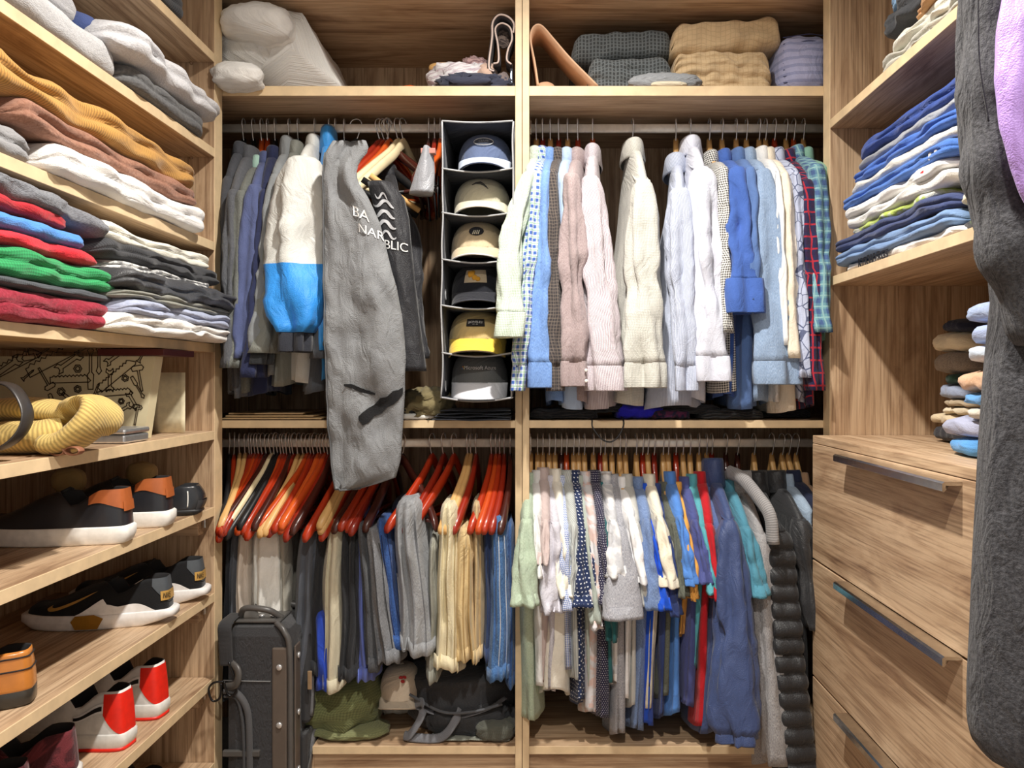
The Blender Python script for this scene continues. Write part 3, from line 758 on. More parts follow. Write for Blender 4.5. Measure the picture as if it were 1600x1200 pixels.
for px, m, l in ((670, 'd', 'walnut clip hanger left of the cap organiser'), (679, 'c2', 'dark red clip hanger left of the cap organiser'), (688, 'c3', 'orange wooden hanger touching the cap organiser')):
    loose(px, 200, YR, R(6), m, l)
# shiny silver pouch clipped on the walnut hanger
pc = thing('silver_pouch', 'shiny grey silver pouch hanging from a clip hanger', 'pouch', P(660, 304, 2.05))
rings = []
for j in range(16):
    t = j/15; c = P(lerp(668, 660, t), lerp(232, 304, t), 1.96); w = lerp(.010, .030, t**.7)
    rings.append([c+Vector((w*math.cos(a)*(1+.15*math.sin(3*a+t*4)), .03*math.sin(a), 0)) for a in [2*PI*i/22 for i in range(22)]])
loft('pouch', rings, fab((150, 152, 158), rough=.3), pc)
box('clip', P(659, 243, 1.96), P(680, 231, 1.94), plain('clip_pink_wood', (176, 122, 112), .4), pc)
bl = thing('black_belts', 'black leather belts hanging from a clip hanger beside the cap organiser', 'belt', P(676, 346, 2.06))
for i, (a, b) in enumerate(((668, 672), (678, 682), (685, 686))):
    tube('belt_strap', [P(a, 265+i*6, 2.04), P((a+b)/2-1, 305, 2.03), P(b, 346-3*i, 2.04)], .011, plain('black_leather', (26, 26, 28), .35), bl, 8, flat=.25, up=(0, 1, 0))
tube('buckle', [P(668, 282, 2.01), P(680, 300, 2.0), P(672, 292, 2.0), P(684, 290, 2.01)], .003, CHROME, bl, 6)

# ================================================================ lower right bay: short-sleeved shirts, knits and jackets
GL = 'shirts on the lower right rod'
def tee(label, mat, neck, sh, slv, body, hm='n', name='short_sleeved_shirt', cat='shirt', **kw):
    kw.setdefault('group', GL); kw.setdefault('hem', .03); kw.setdefault('cuff', None); kw.setdefault('collar_h', .026); kw.setdefault('cw', .019)
    hn = {'n': 'natural wood', 'c0': 'orange red', 'c1': 'red', 'c2': 'dark red', 'd': 'walnut', 'p': 'pale wood', 'k': 'thin dark'}[hm]
    return garment(name, label, cat, mat, neck, sh, slv, body, lower=True, hm=hm, hlabel='%s hanger, lower right rod, holding %s' % (hn, short(label)), **kw)
def short(l):
    w = l.split()
    for i, x in enumerate(w):
        if x in ('shirt', 'shirt,', 'polo', 'polo,', 'jacket', 'cardigan', 'windbreaker', 'tee', 'sweatshirt', 'vest', 'coat'): return ' '.join(w[:i+1]).rstrip(',')
    return ' '.join(w[:5])
H = lambda c, c2: fab(c, 'heather', c2)
tee('sage green linen shirt, first on the lower right rod', H((196, 212, 190), (172, 192, 166)), (829, 742), (822, 812), (822, 945, 24, 42), (826, 1140, 40), 'n', YS=2.0, YC=1.95)
tee('white cotton shirt squeezed behind sage green', fab(WM), (840, 738), (838, 806), (842, 900, 12, 14), (846, 1085, 26), 'n')
tee('dusty pink shirt, narrow, near the sage green one', fab((206, 188, 184)), (848, 734), (853, 814), (850, 880, 16, 18), (850, 1080, 16), 'n')
tee('lavender white linen shirt with a long loose sleeve', H((226, 224, 232), (206, 204, 216)), (858, 746), (868, 818), (860, 955, 26, 36), (862, 1100, 20), 'n', wr=.008)
tee('cream shirt with a wide untucked front hem', fab((248, 244, 230)), (867, 736), (878, 830), (882, 930, 20, 22), (868, 1110, 62), 'n', hem=.05, wr=.009)
tee('fine blue gingham shirt between cream and grey stripe', fab((240, 244, 252), 'gingham', (96, 124, 190), 190), (877, 746), (884, 830), (884, 950, 14, 26), (890, 1060, 20), 'd')
tee('pale grey pinstriped shirt beside the blue gingham', fab((206, 210, 206), 'stripe', (170, 176, 174), 160), (885, 738), (896, 818), (892, 950, 14, 18), (900, 1080, 20), 'c0')
tee('navy shirt with white polka dots and a broad sleeve', fab((40, 54, 92), 'dots', (236, 240, 246), 85), (896, 738), (908, 826), (910, 945, 22, 46), (908, 1115, 22), 'n')
tee('grey green cotton shirt, narrow, right of the polka dots', fab((178, 188, 178)), (904, 746), (916, 830), (930, 970, 12, 20), (920, 1090, 12), 'n')
tee('white and blush blotch print shirt, narrow', fab((226, 224, 226), 'blotch', (228, 200, 192), 30), (913, 740), (926, 822), (932, 980, 14, 22), (926, 1134, 26), 'n')
tee('dark navy shirt with tiny pale dots', fab((48, 46, 70), 'dots', (206, 204, 214), 150), (927, 738), (941, 832), (948, 940, 20, 26), (942, 1140, 32), 'n')
tee('dark teal tee with a short sleeve dangling below the row', fab((48, 108, 112)), (938, 756), (952, 832), (958, 1000, 14, 20), (954, 1080, 12), 'c2')
tee('white shirt with faint grey brush print', fab((244, 244, 244), 'blotch', (206, 208, 212), 22), (945, 740), (958, 814), (962, 900, 22, 28), (962, 1090, 16), 'n')
tee('grey linen shirt with the widest square sleeve', H((190, 190, 196), (146, 148, 156)), (956, 744), (970, 826), (972, 965, 28, 70), (968, 1168, 26), 'n', YC=1.96, wr=.004)
tee('pure white tee with ribbed sleeve end', fab((253, 253, 253)), (968, 748), (986, 806), (1000, 900, 18, 20), (982, 1105, 14), 'n', cuff=1.0, cuff_h=.016)
tee('light grey jersey polo, narrow, right of the pure white tee', fab((204, 204, 198)), (977, 744), (994, 816), (1008, 944, 12, 16), (988, 1120, 12), 'n')
tee('denim blue heather polo with a short sleeve', H((136, 160, 202), (106, 130, 176)), (994, 748), (1010, 810), (1020, 950, 18, 32), (996, 1160, 26), 'n')
tee('vivid royal blue tee showing as a thin strip', fab((30, 88, 216)), (1004, 758), (1020, 836), (1038, 950, 12, 22), (1014, 1152, 18), 'c1')
tee('ivory polo with a ribbed sleeve hem', fab((246, 238, 216)), (1012, 744), (1030, 806), (1046, 905, 18, 28), (1014, 1120, 22), 'n', cuff=1.0, cuff_h=.018)
tee('dark navy tee, thin strip behind the ivory polo', fab((52, 68, 120)), (1022, 758), (1042, 836), (1056, 960, 12, 24), (1034, 1140, 14), 'c2')
tee('olive grey heather polo, narrow', H((112, 116, 104), (90, 94, 84)), (1036, 756), (1052, 816), (1066, 930, 13, 14), (1038, 1108, 18), 'n')
tee('cornflower blue polo with split hem', fab((88, 142, 220)), (1044, 740), (1062, 806), (1076, 902, 15, 18), (1054, 1134, 28), 'n', cuff=1.0, cuff_h=.016)
tee('orange tee with a crumpled sleeve end', fab((240, 174, 84)), (1056, 756), (1072, 826), (1082, 936, 11, 18), (1066, 1010, 10), 'c1', wr=.008)
tee('indigo purple polo beside the orange tee', fab((80, 88, 146)), (1067, 748), (1086, 812), (1104, 910, 16, 22), (1076, 1120, 24), 'n')
tee('teal polo with white collar stripe', fab((92, 172, 182)), (1078, 744), (1098, 826), (1114, 925, 14, 20), (1086, 1060, 12), 'n')
tee('scarlet red polo shirt, the only red one', fab((196, 30, 40)), (1092, 740), (1108, 820), (1120, 935, 18, 24), (1094, 1148, 26), 'n')
tee('steel blue heather polo, narrow, behind the red one', H((96, 114, 160), (84, 100, 146)), (1104, 756), (1122, 826), (1128, 940, 10, 14), (1112, 1060, 10), 'n')
tee('navy nylon windbreaker with a baggy elastic-cuffed sleeve', fab((60, 78, 124), rough=.5), (1112, 738), (1140, 812), (1152, 1148, 36, 84), (1104, 1160, 50), 'c2', 'windbreaker', 'jacket', elastic=True, wr=.009, cuff=1.0, cuff_h=.02, collar_h=.06, cw=.032, YC=1.92, YS=2.0)
tee('teal blue fleece polo with a full sleeve, behind the windbreaker', fab((84, 146, 168)), (1134, 752), (1166, 824), (1184, 930, 24, 36), (1170, 1060, 16), 'd')
tee('grey marled knit cardigan with a thick shawl collar', H((182, 180, 180), (140, 138, 140)), (1152, 752), (1190, 838), (1214, 1190, 34, 44), (1196, 1210, 40), 'd', 'cardigan', 'cardigan', collar_h=.05, cw=.045, wr=.005)
tee('black quilted down puffer jacket beside the drawers', fab((34, 35, 38), rough=.4), (1178, 752), (1216, 830), (1246, 1215, 50, 62), (1226, 1240, 40), 'n', 'puffer_jacket', 'jacket', quilt=14, wr=.003, YS=2.03, YC=2.0, rip=.004, collar_h=.05, cw=.034)
tee('black smooth rain jacket, second from the drawers', fab((42, 43, 46), rough=.45), (1206, 746), (1252, 812), (1274, 980, 34, 40), (1262, 1100, 20), 'n', 'rain_jacket', 'jacket', YS=2.04, YC=2.03, collar_h=.04, cw=.035)
tee('pale blue shirt peeking between rain jacket and drawers', H((168, 186, 204), (150, 170, 192)), (1222, 744), (1266, 800), None, (1272, 900, 16), 'n', YS=2.06)
tee('dark navy vest with a small white collar label', fab((30, 36, 60)), (1232, 738), (1278, 790), None, (1284, 900, 14), 'n', YS=2.07)
tee('tan brown jacket, last on the lower right rod', fab((168, 134, 104)), (1244, 742), (1290, 800), None, (1292, 900, 12), 'n', YS=2.07, name='jacket', cat='jacket')
# shawl collar roll of the cardigan and teal collar stripe
sc = tube('folded_scarf', bez([P(1140, 738, 2.16), P(1160, 748, 2.10), P(1184, 776, 2.04), P(1203, 806, 1.99), P(1208, 850, 1.98)], 24), .020, fab((170, 168, 168), 'rib', s=150), None, 12, flat=.7)
tag(sc, 'grey ribbed knit scarf draped over the cardigan shoulder', 'scarf')

# ================================================================ lower left bay: trousers and hangers
rows_h = []
hx = [(358, 'k'), (366, 'c1'), (374, 'n'), (383, 'n'), (390, 'c2'), (394, 'c1'), (399, 'c0'), (404, 'c1'), (410, 'c2'), (417, 'd'), (424, 'p'), (430, 'k'), (434, 'k'), (440, 'c0'), (444, 'c1'), (449, 'c1'), (454, 'd'), (459, 'c2'), (466, 'n'), (474, 'n'), (481, 'c0'), (486, 'c1'), (491, 'c2'), (497, 'c3'), (502, 'c0'), (508, 'c0'), (513, 'c2'), (519, 'd'), (540, 'c1'), (552, 'n'), (560, 'n'), (566, 'c1'), (580, 'd'), (590, 'c1'), (598, 'c2'), (606, 'c1'), (614, 'd')]
ORD = ['first', 'second', 'third', 'fourth', 'fifth', 'sixth', 'seventh', 'eighth', 'ninth', 'tenth', 'eleventh', 'twelfth', 'thirteenth', 'fourteenth', 'fifteenth', 'sixteenth', 'seventeenth', 'eighteenth', 'nineteenth', 'twentieth', 'twenty-first', 'twenty-second']
cnt = {}
for px, m in hx:
    kd = {'n': 'natural beech', 'p': 'pale maple', 'k': 'slim black', 'd': 'dark walnut'}.get(m, 'glossy red-brown')
    cnt[kd] = cnt.get(kd, 0)+1
    l = '%s hanger, %s of its colour from the left in the crowded lower left row' % (kd, ORD[cnt[kd]-1])
    if kd == 'pale maple': l = 'pale maple hanger, the only cream one in the crowded lower left row'
    hx_ = P(px, 692, YR).x; tw = max(rnd.uniform(-.12, .06)-.05, math.asin(max(-.9, min(.9, (-.808-hx_)/.215))))
    o = hanger(hx_, 1, tw, m, l, 'hangers in the crowded lower left row', tilt=rnd.uniform(-.03, .03))
    o.scale = (1, 1, rnd.uniform(.94, 1.10))
for px, m, rz, l in ((628, 'd', .75, 'walnut hanger with grey trousers swung sideways beside the garment bag'), (675, 'c1', -.30, 'red-brown hanger, first of the three spread hangers on the lower left rod'), (693, 'c2', -.22, 'dark red hanger, second of the three spread hangers'), (709, 'c1', -.30, 'dark red hanger, third of the three spread hangers'),
                     (731, 'n', -.10, 'natural yellow hanger, left one of the pressed pair'), (736, 'n', -.08, 'natural yellow hanger, right one of the pressed pair'), (744, 'c2', -.05, 'dark red hanger just right of the yellow pair'),
                     (768, 'c1', -.06, 'red-brown hanger, first of five over the blue jeans'), (775, 'c0', -.02, 'orange hanger, second of five over the blue jeans'), (781, 'c1', 0, 'orange-red hanger, third of five over the blue jeans'), (788, 'c2', .03, 'red hanger, fourth of five over the blue jeans'), (797, 'd', .06, 'walnut hanger, last of five beside the middle upright')):
    hanger(P(px, 692, YR).x, 1, rz, m, l)
DEN = lambda c, c2: fab(c, 'heather', c2)
trousers('near-black trousers, leftmost on the lower left rod', fab((50, 52, 58)), (354, 828, 16), (352, 1100, 20), 2.10)
trousers('dark slate trousers beside the leftmost pair', fab((84, 88, 96)), (366, 826, 16), (362, 1100, 18), 2.09)
trousers('pale greige chinos on the lower left rod', fab((216, 204, 190)), (378, 826, 24), (378, 1110, 34), 2.08)
trousers('white trousers, the widest bright pair on the rod', fab((246, 244, 236)), (412, 822, 50), (416, 1120, 64), 2.08, pleat=4, amp=.014)
trousers('stone grey dress trousers beside the white pair', fab((176, 172, 160)), (440, 826, 20), (446, 1120, 24), 2.09)
trousers('charcoal pleated dress trousers slanting behind the suitcase', fab((86, 90, 98)), (482, 822, 34), (458, 1120, 44), 2.05, pleat=4)
trousers('black wool trousers left of the khaki pair', fab((42, 44, 48)), (500, 820, 22), (488, 1060, 26), 2.06)
trousers('bright royal blue shorts low behind the suitcase', fab((44, 76, 188)), (500, 960, 24), (506, 1085, 40), 2.05, name='shorts', cat='shorts')
trousers('light khaki cotton trousers with wrinkled legs', fab((212, 204, 178)), (522, 812, 30), (520, 1078, 44), 2.03, amp=.013)
trousers('black jeans right of the light khaki pair', fab((44, 45, 48)), (545, 806, 34), (540, 1060, 40), 2.03, pleat=4, amp=.013, seam=(24, 24, 26))
trousers('periwinkle blue chinos, a thin strip', fab((112, 128, 206)), (561, 806, 14), (568, 1070, 30), 2.05)
trousers('faded grey jeans with dark side seams', DEN((146, 148, 152), (112, 114, 118)), (578, 826, 26), (604, 1042, 40), 2.0, amp=.012, seam=(60, 60, 62))
trousers('dark grey denim jeans left of the faded grey pair', DEN((88, 90, 94), (66, 68, 72)), (566, 818, 18), (578, 1048, 26), 2.01)
trousers('indigo blue jeans between two grey pairs', DEN((66, 104, 170), (42, 74, 134)), (596, 812, 24), (618, 1010, 36), 2.03, seam=(30, 50, 96))
trousers('light grey jeans with loose drape on the swung hanger', DEN((168, 170, 172), (142, 144, 148)), (634, 782, 42), (648, 1022, 60), 2.0, pleat=4, amp=.016, seam=(120, 122, 126))
trousers('grey flat cotton trousers behind the light grey jeans', fab((128, 130, 134)), (652, 790, 40), (660, 1000, 36), 2.08)
trousers('sage grey trousers, a slim pair right of the grey jeans', fab((158, 158, 146)), (674, 842, 14), (675, 1064, 26), 2.03)
trousers('cream khaki trousers with visible seam stitching', fab((232, 220, 184)), (700, 788, 32), (696, 1052, 44), 2.0, pleat=4, amp=.015, seam=(176, 156, 112))
trousers('golden tan chinos with a button pocket', fab((226, 200, 148)), (724, 826, 26), (728, 1040, 40), 2.0, pleat=4, amp=.015, seam=(180, 146, 92))
trousers('tan chinos beside the golden tan pair', fab((212, 186, 140)), (744, 786, 18), (744, 1038, 18), 2.03)
trousers('deep navy jeans behind the blue jeans', fab((52, 70, 110)), (760, 820, 20), (764, 1030, 24), 2.05)
trousers('mid blue jeans with pale hem, by the middle upright', DEN((96, 140, 190), (56, 96, 154)), (780, 808, 26), (780, 1068, 36), 2.01, pleat=4, amp=.013, seam=(200, 206, 216))
trousers('dark blue jeans touching the middle upright', DEN((70, 106, 158), (48, 80, 132)), (796, 818, 14), (796, 1070, 20), 2.05)
trousers('dark striped navy trousers low behind the blue jeans', fab((38, 42, 62)), (790, 900, 22), (786, 1105, 36), 2.20)
trousers('slate blue chinos hanging behind the garment bag corner', fab((74, 92, 138)), (622, 786, 34), (624, 1000, 30), 2.16)

# ================================================================ cap organiser and caps
OX0, OX1, OY0, OY1 = -.256, -.072, 1.985, 2.29
og = thing('hanging_organiser', 'black fabric hanging organiser with six cap compartments and grey piping', 'organiser', ((OX0+OX1)/2, 2.1, ZM+.011))
OGF = fab((44, 48, 58), rough=.7); PIP = fab((176, 178, 180))
oz_top = z((592-190)/F*OY0)
sh_py = [264, 333, 406, 478, 552, 622]
sh_z = [z((592-p)/F*OY0) for p in sh_py]
def panel(name, pts, th_, mat, parent):       # thin slab from a grid of points
    nj, ni = len(pts), len(pts[0]); vs = [p for r in pts for p in r]; m = len(vs)
    a = pts[0][1]-pts[0][0]; b = pts[1][0]-pts[0][0]; nrm = a.cross(b).normalized()
    vs += [p+nrm*th_ for r in pts for p in r]; fs = []
    for j in range(nj-1):
        for i in range(ni-1):
            q = (j*ni+i, j*ni+i+1, (j+1)*ni+i+1, (j+1)*ni+i); fs.append(q); fs.append(tuple(reversed([x+m for x in q])))
    per = [i for i in range(ni)]+[j*ni+ni-1 for j in range(1, nj)]+[(nj-1)*ni+i for i in range(ni-2, -1, -1)]+[j*ni for j in range(nj-2, 0, -1)]
    for x, y_ in zip(per, per[1:]+per[:1]): fs.append((y_, x, x+m, y_+m))
    uv = [[p.x+p.y, p.z+p.y*.5] for p in vs]
    return mesh(name, vs, fs, mat, parent, uv)
def wav(x, zz): return .006*ny(zz*9, x*9, 4.)
for X, nm in ((OX0, 1), (OX1, -1)):
    panel('side_panel', [[Vector((X+wav(X, lerp(sh_z[-1], oz_top, j/20))*1.0, lerp(OY0, OY1, i/6), lerp(sh_z[-1], oz_top, j/20)-(0 if i else .0))) for i in range(7)] for j in range(21)], .002, OGF, og)
    tube('piping', [Vector((X+wav(X, lerp(sh_z[-1], oz_top, j/40)), OY0-.001, lerp(sh_z[-1], oz_top, j/40))) for j in range(41)], .0022, PIP, og, 6)
panel('back_panel', [[Vector((lerp(OX0, OX1, i/6), OY1, lerp(sh_z[-1], oz_top, j/8))) for i in range(7)] for j in range(9)], .002, OGF, og)
for k_, zz in enumerate([oz_top]+sh_z):
    sg = (0.004 if k_ == 0 else .010)
    f = lambda x, y: zz-sg*math.sin(PI*(x-OX0)/(OX1-OX0))*(1-.6*(y-OY0)/(OY1-OY0))
    xs = [lerp(OX0, OX1, i/14) for i in range(15)]
    panel('fabric_shelf', [[Vector((x, y, f(x, y))) for x in xs] for y in (OY0, OY0+.08, OY0+.16, OY0+.24, OY1)], .0035, OGF, og)
    tube('piping', [Vector((x, OY0-.001, f(x, OY0)+.0015)) for x in xs], .0024, PIP, og, 6)
for zz in (sh_z[3]+.035, sh_z[5]+.03):
    tube('grommet_slot', [Vector((OX0+.004+0, OY0+.05+.006*math.cos(a), zz+.014*math.sin(a))) for a in [2*PI*i/16 for i in range(16)]], .0014, PIP, og, 5, True)
tube('rod_strap', [Vector((OX0+.01, YR, oz_top-.004)), Vector((OX0+.01, YR, ZROD[0]+.016)), Vector((OX1-.01, YR, ZROD[0]+.016)), Vector((OX1-.01, YR, oz_top-.004))], .004, OGF, og, 6)
# collapsed lower compartments of the organiser on the shelf
for i in range(4):
    zz = ZM+.0115+i*.0075
    rings = []
    for j in range(13):
        t = j/12; x = lerp(-.285+.006*i, -.080, t)
        zc2 = zz+.0015*math.sin(t*9+i*2)
        rings.append([Vector((x, 2.0+.004*i+.12*(.5-.5*math.cos(a))*1.6, zc2+.0036*math.sin(a)*(1 if j not in (0, 12) else .4)+.003)) for a in [2*PI*q_/12 for q_ in range(12)]])
    loft('folded_compartment', rings, OGF, og)
def cap(label, c, crown, brim, under=None, w=.15, tilt=.0, bl=.05, hgt=.09, mesh_back=None, brim_drop=.02, group='caps in the hanging organiser', yawn=0.0):
    if group: tilt += .45; hgt = hgt*.90
    c = Vector(c); t = thing('baseball_cap', label, 'cap', c, 0, group)
    hx, hy = w/2, w*.56; rings = []
    def S_(a, v):
        r = math.cos(v*PI/2)**.62 if v < 1 else 0.0
        seam = 1-.012*math.exp(-((((a/(PI/3)) % 1)-.5)/.04)**2*.0)-.010*max(0, 1-abs(((a+PI/2)/(PI/3)) % 1)/.06)
        return c+Vector((hx*r*math.cos(a)*seam, hy*r*math.sin(a)*seam, hgt*math.sin(v*PI/2)**.9))
    for j in range(13): rings.append([S_(2*PI*i/48, j/12*.985) for i in range(48)])
    cr = loft('crown', rings, crown, t, cap0=False)
    heap('top_button', None, None, crown, c+UP*(hgt-.003), (.012, .012, .006), parent=cr, rough=0, nu=10, nv=6)
    up_, dn = [], []
    for j in range(9):
        v = j/8; ru = []
        for i in range(25):
            a = PI+PI*(.08+.84*i/24); s_ = math.sin(PI*(.08+.84*i/24))
            base = c+Vector((hx*math.cos(a), hy*math.sin(a), .004))
            p = base+Vector((0, -bl*v*s_**.55, -brim_drop*v*(1-s_)*1.9-.004*v-tilt*v*bl*s_))
            p.x = c.x+(p.x-c.x)*(1-.03*v)
            ru.append(p)
        up_.append(ru)
    panel('brim', [list(reversed(r)) for r in up_] if False else up_, .004, brim, t)
    tube('brim_edge', [p+UP*0 for p in up_[-1]], .0022, under or brim, t, 6)
    return t, S_
def patch(S_, a0, a1, v0, v1, mat, parent, name='badge', off=.0025, oval=False):
    pts = []
    for j in range(9):
        r = []
        for i in range(13):
            f, g = i/12*2-1, j/8*2-1
            if oval: f, g = f*math.sqrt(1-g*g*.5), g*math.sqrt(1-f*f*.5)
            p = S_(lerp(a0, a1, (f+1)/2), lerp(v0, v1, (g+1)/2)*.66); r.append(p+Vector((0, -off, off*.3)))
        pts.append(r)
    vs = [p for r in pts for p in r]; fs = [(j*13+i, j*13+i+1, (j+1)*13+i+1, (j+1)*13+i) for j in range(8) for i in range(12)]
    return mesh(name, vs, fs, mat, parent)
def captext(s_, size, S_, a, v, mat, parent, arch=0.0, bold=0.0, asp=1.0, off=.004):
    # flat lettering wrapped on the front of the crown
    def fn(co): return S_(a+co.x, (v+co.y*asp-arch*co.x*co.x)*.66)+Vector((0, -off, .001))
    return textmesh('lettering', s_, size, mat, None, parent, 0.0, fn, bold)
F0 = -PI/2
cx_ = lambda px, Y=2.06: P(px, 0, Y).x
NAVYC, LBLUE = fab((92, 106, 138)), fab((206, 218, 236)); KH = fab((206, 200, 176)); BEI = fab((208, 190, 158))
def seat(i): return sh_z[i]+.002
cy = 2.10; LIFT = .034
t, s1 = cap('blue grey cap with pale blue brim in the top compartment', (cx_(757), cy, seat(0)+LIFT), NAVYC, LBLUE, fab((60, 70, 96)), w=.150, bl=.065)
b = patch(s1, F0-.38, F0+.38, .42, .72, fab((70, 78, 96)), t, oval=True); tube('badge_border', [s1(F0+.4*math.cos(q_), .376+.105*math.sin(q_))+Vector((0, -.004, 0)) for q_ in [2*PI*i/28 for i in range(28)]], .0011, fab((190, 190, 190)), b, 5, True)
captext('CLUB', .16, s1, F0, .57, fab((196, 198, 200)), b, asp=.8)
t, s1 = cap('khaki cap with a leaping fish emblem, second compartment', (cx_(752), cy, seat(1)+LIFT), KH, KH, fab((240, 236, 222)), w=.155, bl=.05, hgt=.085)
pts = [(-.34, .60), (-.2, .68), (0, .70), (.12, .62), (.24, .50), (.30, .42)]
tube('fish_emblem', [s1(F0+a, v*.66)+Vector((0, -.003, 0)) for a, v in [(p[0], p[1]) for p in pts]], .002, fab((50, 50, 50)), t, 6, rs=[.0006, .0022, .004, .003, .0016, .0006])
t, s1 = cap('beige cap with a round black badge, third compartment', (cx_(746), cy, seat(2)+LIFT), BEI, BEI, fab((246, 244, 238)), w=.150, bl=.055)
b = patch(s1, F0-.30, F0+.30, .36, .72, fab((28, 32, 44)), t, oval=True)
for k_ in range(4): tube('badge_stripe', [s1(F0-.14+.07*k_, .28)+Vector((0, -.004, 0)), s1(F0-.08+.07*k_, .38)+Vector((0, -.004, 0))], .0014, fab((220, 216, 200)), b, 5)
t, s1 = cap('black cap with a square cream and gold patch, fourth compartment', (cx_(748), cy, seat(3)+LIFT), fab((28, 30, 38)), fab((30, 32, 40)), fab((60, 62, 70)), w=.155, bl=.05, hgt=.095)
b = patch(s1, F0-.50, F0+.34, .28, .76, fab((222, 204, 172)), t)
for a, v, r_ in ((-.24, .54, .011), (-.10, .44, .009), (.02, .40, .008), (-.32, .64, .007), (-.18, .66, .007)):
    heap('gold_motif', None, None, fab((204, 150, 48)), s1(F0+a, v*.66)+Vector((0, -.004, -.006)), (r_*1.6, .003, r_*1.6), parent=b, nu=14, nv=8, flat=False)
t, s1 = cap('tan cap with bright yellow brim and black label, fifth compartment', (cx_(745), cy, seat(4)+LIFT), fab((202, 180, 128)), fab((242, 204, 72)), fab((96, 84, 60)), w=.158, bl=.07, brim_drop=.026, hgt=.092)
b = patch(s1, F0-.34, F0+.34, .38, .66, fab((22, 24, 30)), t); captext('BONSLEY', .13, s1, F0, .54, fab((235, 235, 235)), b, arch=.5, asp=.9)
captext('EST. 1981', .05, s1, F0, .45, fab((235, 235, 235)), b, asp=.9)
t, s1 = cap('charcoal cap with pale grey brim and white lettering, lowest compartment', (cx_(748), cy, seat(5)+LIFT), fab((92, 94, 94)), fab((214, 216, 222)), fab((60, 62, 64)), w=.156, bl=.055, tilt=.3, hgt=.105, brim_drop=.02)
captext('Microsoft Azure', .185, s1, F0+.10, .40, fab((240, 240, 240)), t, asp=.9)
for a, v, c_ in ((-.60, .43, (226, 130, 60)), (-.54, .43, (140, 170, 90)), (-.60, .38, (90, 140, 200)), (-.54, .38, (230, 190, 80))): patch(s1, F0+a, F0+a+.05, v-.02, v+.025, fab(c_), t, 'logo_tile', .003)

# ================================================================ left shelves: folded clothes
def lf(label, mat, sh, zoff, p0, p1, thick, X=-.85, **kw):
    kw.setdefault('depth', .30)
    a = X*F/(p0-VX); b = X*F/(p1-VX)
    return folded(label, mat, (X, a, LZ[sh]+zoff+.001), (X, b, LZ[sh]+zoff+.001), thick, side=-1, **kw)
GLF = 'folded clothes on the left shelves'
lf('dark grey knit sweater on the highest left shelf', fab((84, 86, 90), 'rib', s=160), 0, 0, 150, 294, .05, group=GLF)
lf('charcoal jersey sweater on top of the knit, highest left shelf', fab((112, 116, 124)), 0, .051, 150, 290, .06, group=GLF)
lf('pale grey sweatpants rolled along the second shelf front', H((206, 206, 206), (184, 184, 186)), 1, 0, -60, 196, .060, -.855, layers=1, group=GLF, ends=.05)
lf('light grey sweatshirt behind the rolled sweatpants', H((190, 190, 192), (172, 172, 176)), 1, .061, -60, 130, .05, -.87, layers=1, group=GLF)
lf('navy blue rolled trousers on the pale grey sweatpants', fab((66, 82, 132)), 1, .061, 132, 180, .05, -.875, layers=1, group=GLF)
lf('charcoal fleece top, second shelf, under the grey hoodie', fab((96, 97, 98), 'fleece', (122, 122, 122)), 1, 0, 198, 326, .048, -.845, group=GLF, layers=2)
lf('pale grey hooded sweatshirt hanging over the second shelf end', H((224, 224, 226), (196, 196, 200)), 1, .049, 188, 356, .062, -.815, group=GLF, layers=2, wob=.010, bulge=.03, ends=.06)
lf('grey cotton top at the near end under the caramel sweater', fab((150, 150, 152)), 2, 0, -60, 60, .05, -.86, group=GLF)
lf('white cotton sweater at the bottom of the caramel pile', fab((250, 248, 244)), 2, 0, 88, 323, .056, -.835, group=GLF, wob=.007)
lf('cocoa brown fleece sweater under the caramel one', fab((146, 102, 82), 'fleece', (176, 132, 110)), 2, .057, 30, 310, .045, -.842, group=GLF, wob=.007)
lf('caramel ribbed wool sweater topping the third shelf pile', fab((214, 160, 84), 'rib', s=170), 2, .100, -40, 320, .058, -.838, group=GLF, wob=.012, ends=.08)
zz = 0
for lab, m, p1, th_, w_ in (('maroon wool sweater at the bottom of the near left pile', fab((142, 28, 48), 'fleece', (170, 50, 70)), 202, .054, .008), ('dark grey knit under the green sweater', fab((88, 92, 98), 'knit', s=230), 188, .016, .004),
                           ('bright green knit sweater in the near left pile', fab((58, 176, 106), 'knit', s=190), 191, .046, .008), ('red sweater with a peach edge above the green knit', fab((226, 44, 58)), 162, .026, .005),
                           ('sky blue cotton top above the red sweater', fab((84, 146, 220)), 144, .028, .004), ('crimson sweater under the grey heather pullover', fab((182, 34, 46)), 118, .026, .004)):
    lf(lab, m, 3, zz, -60, p1, th_, -.838, group=GLF, wob=w_, layers=2 if th_ > .04 else 1); zz += th_+.0005
lf('heather grey pullover slumping over the near left pile', H((136, 138, 144), (106, 108, 114)), 3, zz-.004, -60, 172, .034, -.842, group=GLF, wob=.010, droop=.03, layers=1)
zz = 0
